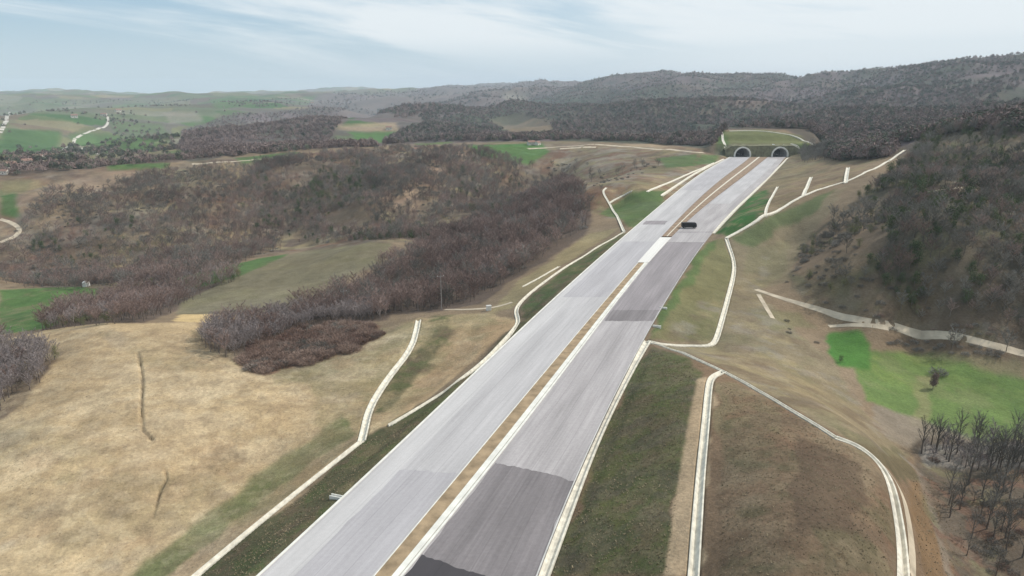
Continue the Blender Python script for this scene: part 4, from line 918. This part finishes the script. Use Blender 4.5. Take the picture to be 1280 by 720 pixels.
# individuals: the ones that show largest
T_ = TREES; dist = np.array([math.hypot(t[2], t[3]) for t in T_]); base_h = {'bare': 9, 'grey': 7.5, 'dark': 8.5, 'scrub': 2.4, 'bush': 2.2, 'ever': 8, 'leafy': 5.5, 'ball': 4.2, 'farw': 9, 'fare': 9, 'tall': 13}
ang = np.array([T_[i][5]*base_h[T_[i][1]]/dist[i] for i in range(len(T_))])
az_ = np.degrees(np.array([math.atan2(t[2], t[3]) for t in T_])); inview = np.abs(az_) < 37
LAB = {'leftthicket': ('slender grey bare tree in the thicket at the left edge of the sandy field', 'trees of the grey thicket at the left edge'),
       'thicket': ('slender grey bare tree in the thicket above the reddish scrub', 'trees of the grey thicket above the scrub'),
       'creek': ('dark bare tree standing among the creek grove in the lower right corner', 'trees of the creek grove'),
       'wood': ('brown bare tree at the edge of the wood left of the motorway', 'trees of the brown wood'),
       'right': ('dark tree on the shaded wooded hillside right of the motorway', 'trees of the right hillside'),
       'band': ('bare tree in the belt behind the sandy field', 'trees of the valley belt'),
       'valley': ('bare tree on the far side of the left valley', 'trees of the far valley side'),
       'hedge': ('low dark bush in the hedge beside the valley dirt road', 'bushes of the valley hedge'), 'redscrub': ('reddish brown bush in the scrub patch beside the grey thicket', 'bushes of the reddish scrub'),
       'knoll': ('dark bare tree near the tunnel on the right bank', 'trees by the tunnel bank')}
CATN = {'bare': 'tree', 'grey': 'tree', 'dark': 'tree', 'scrub': 'bush', 'bush': 'bush', 'ever': 'tree', 'leafy': 'tree', 'ball': 'tree', 'tall': 'tree', 'farw': 'tree', 'fare': 'tree'}
def single(sp_, x, y, z, s, rz, label, group=None, var=None):
    ms, nm, tn = SP[sp_]; a, b = ms[(random.randrange(len(ms)) if var is None else var)]
    r = empty(nm, (x, y, z), rz); r.scale = (s, s, s); tag(r, label, CATN[sp_], group)
    o1 = bpy.data.objects.new(tn, a); o2 = bpy.data.objects.new('crown', b)
    for o in (o1, o2): COL.objects.link(o); o.parent = r
    return o1, o2
order = np.argsort(-(ang*inview)); chosen = set(); cnt = {'tree': 0, 'bush': 0}; quota = {}
for i in order:
    t = T_[i]; c_ = CATN[t[1]]
    if t[0] not in LAB or not inview[i]: continue
    if c_ == 'bush' and t[0] not in ('redscrub', 'hedge', 'creek'): continue
    if cnt[c_] >= (250 if c_ == 'tree' else 120): continue
    if quota.get(t[0], 0) >= (90 if t[0] != 'creek' else 110): continue
    quota[t[0]] = quota.get(t[0], 0)+1
    cnt[c_] += 1; chosen.add(int(i))
SRC = {}
def pix(x, y, z):
    dz = z-H; c_ = y*cp-dz*sp; return 640+F*x/c_, 360-F*(y*sp+dz*cp)/c_
ZONE = {'wood': ('x', [(455, ', at the tip by the grey thicket'), (560, ', front row near utility poles'), (2000, ', end nearest the road bend')]),
        'thicket': ('x', [(330, ', at its left end over bare sand'), (420, ', right behind the red bushes'), (2000, ', right end below the brown wood')]),
        'right': ('x', [(1060, ', at the left tip'), (1150, ', above the dirt road fork'), (2000, ', near the right end of the road')]),
        'redscrub': ('x', [(350, ', at the left end of the patch'), (410, ', in the middle of the patch'), (2000, ', at the right end of the patch')]),
        'band': ('x', [(150, ', beside the green valley field'), (2000, ', near the olive hillside field')]),
        'creek': ('y', [(600, ', in the back row by the green field'), (660, ', in the middle rows'), (2000, ', in the front rows')]),
        'hedge': ('x', [(1150, ', beside the bright green plot'), (2000, ', near the right end of the road')])}
for i in chosen:
    t = T_[i]; lab, grp = LAB[t[0]]
    if t[0] in ZONE:
        ax_, zs = ZONE[t[0]]; pp = pix(t[2], t[3], t[4]); v_ = pp[0] if ax_ == 'x' else pp[1]; add_ = next(b_ for a_, b_ in zs if v_ < a_)
    else: add_ = ''
    if CATN[t[1]] == 'bush' and t[0] == 'creek': lab, grp = 'low dark bush on the floor of the creek grove', 'bushes of the creek grove'
    if t[1] in ('ever',): lab, grp = lab.replace('dark tree', 'dark evergreen tree').replace('bare tree', 'evergreen tree'), grp+', evergreen'
    if t[1] == 'leafy': lab, grp = lab.replace('slender grey bare tree', 'pale green leafy tree').replace('bare tree', 'pale green leafy tree'), grp+', leafy'
    short = {'right': 'dark tree on the shaded right hillside', 'thicket': 'slender grey bare tree of the thicket', 'redscrub': 'reddish brown bush of the scrub patch', 'hedge': 'low dark bush beside the valley dirt road',
             'creek': 'slender bare tree in the creek grove', 'wood': 'brown bare tree of the left wood', 'band': 'bare tree in the belt behind the field'}
    if t[0] in short and add_:
        old = lab; lab = short[t[0]]
        if CATN[t[1]] == 'bush' and t[0] not in ('redscrub', 'hedge'): lab = lab.replace('slender bare tree', 'low dark bush').replace('dark tree', 'low dark bush')
        if t[1] == 'ever': lab = lab.replace('dark tree', 'dark evergreen tree').replace('bare tree', 'evergreen tree')
        if t[1] == 'leafy': lab = lab.replace('slender grey bare tree', 'pale green leafy tree').replace('dark tree', 'pale olive leafy tree').replace('bare tree', 'pale green leafy tree')
    single(t[1], t[2], t[3], t[4], t[5], random.uniform(0, 6.28), lab+add_, grp+add_)
# trees that stand out on their own
def lone(px, py, sp_, s, lab, var=0):
    x, y, z = hit(px, py)[0]; a = single(sp_, x, y, z-.1, s, random.uniform(0, 6), lab, None, var); return a
lone(1210,606,'tall',.95,'tallest dark forked bare tree standing in front of the creek grove',0)
lone(1152,567,'tall',.72,'thin leaning bare tree at the left end of the creek grove',1)
lone(1186,577,'tall',.70,'thin upright bare tree between leaning tree and tall forked tree',2)
lone(1245,590,'tall',.85,'slanting bare tree right of the tall forked tree in creek grove',1)
lone(1264,585,'tall',.8,'bare tree nearest the right edge of the creek grove',2)
lone(1166,486,'ball',1.15,'brown bushy tree alone in the middle of the light green field',1)
lone(1172,469,'bush',1.3,'small bush right behind the lone tree in the green field',0)
lone(1050,453,'ever',.3,'small dark shrub at the corner of the bright green plot',0)
lone(292,352,'ever',.55,'dark evergreen at the lower edge of the green valley strip',1)
lone(405,213,'ever',.8,'dark evergreen on the far valley crest above brown slopes',0)
# reference meshes for the woods come from placed trees: one object of every species variant
for key, (ms, nm, tn) in SP.items():
    SRC[key] = []
    if key == 'ball': continue
    for (a, b) in ms:
        oa = next((o for o in bpy.data.objects if o.type == 'MESH' and o.data == a), None); ob = next((o for o in bpy.data.objects if o.type == 'MESH' and o.data == b), None)
        if oa is None:      # none placed yet: stand one of this kind where its wood grows
            i = next((i for i in range(len(T_)) if T_[i][1] == key and i not in chosen and inview[i] and dist[i] > 300), None)
            if i is None: i = next(i for i in range(len(T_)) if T_[i][1] == key and i not in chosen)
            t = T_[i]; chosen.add(i)
            where = {'far': 'tree standing in the distant wooded hills', 'farmtrees': 'tree standing among the far left fields'}.get(t[0], 'tree in the woods beside the valley')
            oa, ob = single(key, t[2], t[3], t[4], t[5], .3, ('dark evergreen ' if key in ('fare', 'ever') else 'brown bare ')+where, 'far trees standing in the woods '+('green' if key in ('fare', 'ever') else 'bare'), ms.index((a, b)))
        SRC[key].append((oa, ob))
def wood_object(name, label, idxs):
    idxs = np.array(idxs); keys = sorted({T_[i][1] for i in idxs}); flat = []; offs = {}
    for k_ in keys: offs[k_] = len(flat); flat += SRC[k_]
    me = bpy.data.meshes.new(name); n = len(idxs); me.vertices.add(n)
    co = np.array([(T_[i][2], T_[i][3], T_[i][4]) for i in idxs], np.float32); me.vertices.foreach_set('co', co.ravel())
    g = np.random.default_rng(9)
    for nm, tp, val in (('size', 'FLOAT', np.array([T_[i][5] for i in idxs], np.float32)), ('turn', 'FLOAT', g.uniform(0, 6.28, n).astype(np.float32)),
                        ('pick', 'INT', np.array([offs[T_[i][1]]+g.integers(len(SRC[T_[i][1]])) for i in idxs], np.int32))):
        a = me.attributes.new(nm, tp, 'POINT'); a.data.foreach_set('value', val)
    o = link(name, me); tag(o, label, kind='stuff')
    ng = bpy.data.node_groups.new(name, 'GeometryNodeTree'); ng.interface.new_socket('Geometry', in_out='INPUT', socket_type='NodeSocketGeometry'); ng.interface.new_socket('Geometry', in_out='OUTPUT', socket_type='NodeSocketGeometry')
    X = ng.nodes.new; K = ng.links.new; gi = X('NodeGroupInput'); go = X('NodeGroupOutput'); iop = X('GeometryNodeInstanceOnPoints'); J = X('GeometryNodeJoinGeometry')
    for oa, ob in reversed(flat):          # join lists the last link first
        j = X('GeometryNodeJoinGeometry')
        for q_ in (oa, ob):
            inf = X('GeometryNodeObjectInfo'); inf.transform_space = 'ORIGINAL'; inf.inputs['Object'].default_value = q_; K(inf.outputs['Geometry'], j.inputs[0])
        gt = X('GeometryNodeGeometryToInstance'); K(j.outputs[0], gt.inputs[0]); K(gt.outputs[0], J.inputs[0])
    def attr(nm, tp):
        a = X('GeometryNodeInputNamedAttribute'); a.data_type = tp; a.inputs['Name'].default_value = nm; return a.outputs[0]
    K(gi.outputs[0], iop.inputs['Points']); K(J.outputs[0], iop.inputs['Instance']); iop.inputs['Pick Instance'].default_value = True; K(attr('pick', 'INT'), iop.inputs['Instance Index'])
    cx = X('ShaderNodeCombineXYZ'); K(attr('turn', 'FLOAT'), cx.inputs[2]); K(cx.outputs[0], iop.inputs['Rotation'])
    cs = X('ShaderNodeCombineXYZ'); s_ = attr('size', 'FLOAT'); [K(s_, cs.inputs[q_]) for q_ in range(3)]; K(cs.outputs[0], iop.inputs['Scale'])
    K(iop.outputs[0], go.inputs[0]); md_ = o.modifiers.new('trees', 'NODES'); md_.node_group = ng
    return o
groups = {}
for i, t in enumerate(T_):
    if i not in chosen: groups.setdefault(t[0], []).append(i)
WN = {'wood': ('wood', 'brown bare wood on the slope left of the motorway'), 'thicket': ('thicket', 'grey bare thicket above the reddish scrub'), 'leftthicket': ('thicket', 'grey bare thicket at the left edge'),
      'redscrub': ('scrub', 'reddish brown cut scrub beside the sandy field'), 'valley': ('wood', 'brown scrubby wood over the far valley side'), 'band': ('wood', 'belt of bare trees behind the sandy field'),
      'right': ('wood', 'dark wood covering the hill right of the motorway'), 'hedge': ('hedge_scrub', 'low scrub along the valley dirt road'), 'creek': ('wood', 'bare grove and undergrowth along the creek'),
      'knoll': ('wood', 'dark copse beside the tunnel bank'), 'far': ('wood', 'distant woods over the hills'), 'farmtrees': ('wood', 'scattered hedgerow trees between far fields')}
for k_, ii in groups.items(): wood_object(WN[k_][0], WN[k_][1], ii)
print('TREES', len(T_), {k_: len(v) for k_, v in groups.items()}, 'individual', len(chosen))

# ------------------------------------------------------------------ tufts of grass and clods near the camera
def tuft_field():
    mb = MB(); rn = random.Random(3); me_v = []; me_f = []
    zones = [([(690,719),(757,540),(795,465),(815,436),(868,460),(852,560),(835,719)], 5200, (.06,.17)), ([(325,719),(255,719),(390,610),(460,552),(560,500),(515,540)], 2400, (.06,.17)),
             ([(-40,719),(-40,520),(100,430),(240,410),(340,480),(440,470),(440,540),(230,719)], 2200, (.05,.13)), ([(900,719),(900,480),(960,500),(1080,570),(1110,640),(1110,719)], 3600, (.05,.15)),
             ([(1140,590),(1200,600),(1210,719),(1150,719)], 500, (.08,.2))]
    for P_, n, hs in zones:
        W_ = wpoly(P_); x0, y0 = W_.min(0); x1, y1 = W_.max(0); g = np.random.default_rng(n); X = g.uniform(x0, x1, n*4); Y = g.uniform(y0, y1, n*4); m = poly_in(W_, X, Y); X = X[m][:n]; Y = Y[m][:n]; Z = height(X, Y)
        for x, y, z in zip(X, Y, Z):
            h = rn.uniform(*hs)
            for k in range(4):
                a = rn.uniform(0, 6.28); s = h*.55; ox, oy = rn.uniform(-s, s), rn.uniform(-s, s)
                b = len(me_v); me_v.extend([(x+ox-math.cos(a)*s, y+oy-math.sin(a)*s, z-.03), (x+ox+math.cos(a)*s, y+oy+math.sin(a)*s, z-.03), (x+ox+rn.uniform(-1, 1)*h*1.6, y+oy+rn.uniform(-1, 1)*h*1.6, z+h*.8)]); me_f.append((b, b+1, b+2))
    return mesh('grass', me_v, me_f)
tag(link('grass', tuft_field(), simple('dry_tufts', (.22,.18,.115), .9, .5, .15)), 'sparse tufts of grass on the slopes', kind='stuff')

# ------------------------------------------------------------------ houses, pole, vehicle
M_wall = simple('pale_wall', (.62,.58,.52), .8, .08); M_roof = simple('tile_roof', (.24,.15,.12), .85, .2, .8); M_win = simple('window_glass', (.05,.06,.07), .2); M_frame = simple('white_frame', (.7,.7,.68), .5)
hw, hl, hh = 4.0, 5.5, 4.2
me_w = MB().box(-hl, hl, -hw, hw, -1.5, hh).add([(-hl,-hw,hh),(-hl,hw,hh),(-hl,0,hh+2.2)], [(0,1,2)]).add([(hl,-hw,hh),(hl,hw,hh),(hl,0,hh+2.2)], [(0,1,2)]).mesh('wall')
rf = MB()
for s in (-1, 1):
    o_ = Vector((0, s*(hw+.5), hh-.22)); r_ = Vector((0, 0, hh+2.35)); th = Vector((0, 0, .18))
    rf.add([o_+Vector((-hl-.4,0,0)), o_+Vector((hl+.4,0,0)), r_+Vector((hl+.4,0,0)), r_+Vector((-hl-.4,0,0)), o_+th+Vector((-hl-.4,0,0)), o_+th+Vector((hl+.4,0,0)), r_+th+Vector((hl+.4,0,0)), r_+th+Vector((-hl-.4,0,0))],
           [(0,1,2,3),(4,5,6,7),(0,1,5,4),(1,2,6,5),(2,3,7,6),(3,0,4,7)])
me_r = rf.mesh('roof'); me_ch = MB().box(-.35, .35, -.35, .35, 0, 1.6).mesh('chimney'); me_win = MB().box(-.55, .55, -.04, .04, -.6, .6).mesh('window'); me_door = MB().box(-.5, .5, -.05, .05, 0, 2.1).mesh('door')
M_wall2 = simple('white_wall', (.78,.77,.74), .8, .05)
def house(px, py, lab, s=1.0, rz=0.3, group=None, white=False):
    x, y, z = hit(px, py)[0]; t = empty('house', (x, y, z), rz); t.scale = (s,)*3; tag(t, lab, 'house', group)
    link('wall', me_w, M_wall, t); r = link('roof', me_r, M_roof, t); c_ = link('chimney', me_ch, M_wall, r, (2.5, .8, hh+1.4))
    for sx in (-1, 1):
        for sy in (-3.2, 0, 3.2):
            if sx == -1 and sy == 0: link('door', me_door, M_win, t, (sy, sx*(hw+.04), 0)); continue
            link('window', me_win, M_win, t, (sy, sx*(hw+.03), 2.4))
    return t
for a in [(5,217,'pale house nearest the left edge below the distant village',.55,.2), (34,205,'pale house beside dark trees in the distant village',.8,.8), (14,209,'left house of the distant village',.8,1.2), (48,200,'low house in the middle of the distant village',.9,.1),
          (63,198,'right house of the distant village, near the faint road',.8,.5), (130,145,'house at the top of the winding far road',1.3,.3), (148,140,'house on the far hill right of the winding road',1.4,.9),
          (486,162,'pale farmhouse at the right end of the small green field',1.0,.2), (664,181,'left one of two pale sheds behind the ridge field',.75,.3), (672,181,'right one of two pale sheds behind the ridge field',.6,1.0),
          (522,190,'small dark roofed farm building on the ridge crest',.7,.4), (390,130,'tiny far house on the hazy brown hill',1.5,.3), (93,147,'tiny pale house in the far left fields',1.4,.7)]: house(a[0], a[1], a[2], a[3], a[4], 'distant houses')
def hut():
    x, y, z = hit(108, 358)[0]; t = empty('field_tank', (x, y, z), 0); tag(t, 'small round white tank at the edge of the green valley field', 'tank')
    mb = MB(); n = 14
    ring = lambda r, z_: [(r*math.cos(6.2832*k/n), r*math.sin(6.2832*k/n), z_) for k in range(n)]
    V = ring(1.7, -.3)+ring(1.8, 1.0)+ring(1.7, 2.2); f = [(k, (k+1) % n, n+(k+1) % n, n+k) for k in range(n)]+[(n+k, n+(k+1) % n, 2*n+(k+1) % n, 2*n+k) for k in range(n)]
    link('tank_body', mesh('b', V, f, True), M_wall2, t)
    V = ring(1.7, 2.2)+ring(1.0, 2.8)+ring(.3, 3.0); f += [tuple(range(2*n, 3*n))]; link('dome', mesh('d', V, f, True), M_wall2, t)
hut()
x, y, z = hit(611, 388)[0]
t = empty('control_cabinet', (x, y, z), .3); tag(t, 'small white box at the end of the grey service track', 'cabinet')
link('cabinet_body', mesh('c', *boxv(-.7,.7,-.5,.5,-.2,1.5)), M_wall2, t); link('lid', mesh('l', *boxv(-.8,.8,-.6,.6,1.5,1.62)), M_conc3, t); link('door', mesh('dd', *boxv(-.55,.55,-.54,-.5,.1,1.35)), M_conc2, t)
M_pole = simple('weathered_pole', (.27,.25,.24), .85)
def pole(px, py, h, lab, k):
    x, y, z = hit(px, py)[0]; t = empty('utility_pole', (x, y, z), .4); tag(t, lab, 'pole', 'utility poles')
    mb = MB(); prism(mb, (0,0,-.5), (0,0,h), .15, .10, 8); link('shaft', mb.mesh('s'), M_pole, t)
    mb = MB().box(-1.1, 1.1, -.06, .06, h-1.1, h-.95); link('crossarm', mb.mesh('ca'), M_pole, t)
    for sx in (-.95, 0, .95): mb = MB(); prism(mb, (sx,0,h-.95), (sx,0,h-.65), .06, .05, 6); link('insulator', mb.mesh('i'), M_frame, t)
pole(552,388,12.5,'tall pale utility pole in front of the brown wood',0)
pole(431,388,8.0,'shorter utility pole at the edge of the brown wood',1)
# dark lorry on the right carriageway
M_lorry = simple('black_tarpaulin', (.018,.018,.02), .6, .2, 1.0); M_tyre = simple('tyre', (.02,.02,.02), .8); M_rim = simple('steel_rim', (.3,.3,.3), .4, metal=.8)
bx, by = at_z(861, 285, 0)
t = empty('lorry', (bx, by, 0), 0.02); tag(t, 'low black lorry standing across the right carriageway', 'lorry')
body = MB().box(-3.3, 1.5, -1.15, 1.15, .85, 2.55).mesh('cargo_box'); link('cargo_box', body, M_lorry, t); link('chassis', MB().box(-3.2, 3.0, -.9, .9, .5, .85).mesh('ch'), M_lorry, t)
cab = mesh('cab', [(1.6,-1.1,.55),(3.3,-1.1,.55),(3.3,1.1,.55),(1.6,1.1,.55),(1.6,-1.1,2.5),(2.9,-1.1,2.5),(2.9,1.1,2.5),(1.6,1.1,2.5),(3.3,-1.1,1.5),(3.3,1.1,1.5)],
           [(0,3,2,1),(4,5,6,7),(0,1,8,5,4),(3,7,6,9,2),(1,2,9,8),(8,9,6,5),(0,4,7,3)]); link('cab', cab, M_lorry, t)
link('windscreen', mesh('ws', [(3.29,-.95,1.56),(3.29,.95,1.56),(2.95,.95,2.42),(2.95,-.95,2.42),(3.32,-.95,1.56),(3.32,.95,1.56),(2.98,.95,2.42),(2.98,-.95,2.42)], [(0,1,2,3),(4,7,6,5),(0,4,5,1),(2,6,7,3),(0,3,7,4),(1,5,6,2)]), M_win, t)
def wheel_mesh(r, w_):
    n = 16; V = [(r*math.cos(6.2832*k/n), s*w_, r*math.sin(6.2832*k/n)) for s in (-1, 1) for k in range(n)]
    return V, [(k, (k+1) % n, n+(k+1) % n, n+k) for k in range(n)]+[tuple(range(n)), tuple(range(2*n-1, n-1, -1))]
wm = mesh('wheel', *wheel_mesh(.46, .15)); rm = mesh('rim', *wheel_mesh(.24, .165))
for wx in (-2.3, 2.4):
    for wy in (-.95, .95): wo = link('wheel', wm, M_tyre, t, (wx, wy, .48)); link('rim', rm, M_rim, wo)
# chute outlets beside the right embankment
for px, py, lab in ((829,386,'upper small white drain outlet beside the right lanes'), (821,409,'lower small white drain outlet beside the right lanes'), (421,623,'small white drain outlet at the left kerb')):
    x, y, z = hit(px, py)[0]; o = link('drain_outlet', MB().box(-1.1,1.1,-.35,.35,-.5,.25).box(-1.1,1.1,-.35,-.22,.25,.5).box(-1.1,1.1,.22,.35,.25,.5).mesh('o'), M_conc2, None, (x, y, z), -.3); tag(o, lab, 'drain outlet', 'drain outlets')

# ------------------------------------------------------------------ haze
HZ = True
if HZ:
    R0 = 15300
    zlo, zhi = float(GZ.min())-3, float(max(GZ.max(), H))+30
    o = link('haze', mesh('haze', *boxv(-R0, R0, -R0, R0, zlo, zhi)))
    m = bpy.data.materials.new('haze'); m.use_nodes = True; t = m.node_tree; t.nodes.clear(); oo = t.nodes.new('ShaderNodeOutputMaterial'); v = t.nodes.new('ShaderNodeVolumePrincipled')
    v.inputs['Color'].default_value = (.76,.88,1,1); v.inputs['Density'].default_value = 9.5e-5; v.inputs['Anisotropy'].default_value = .0; t.links.new(v.outputs[0], oo.inputs['Volume'])
    o.data.materials.append(m); tag(o, 'thin blue haze over the whole landscape', kind='stuff')
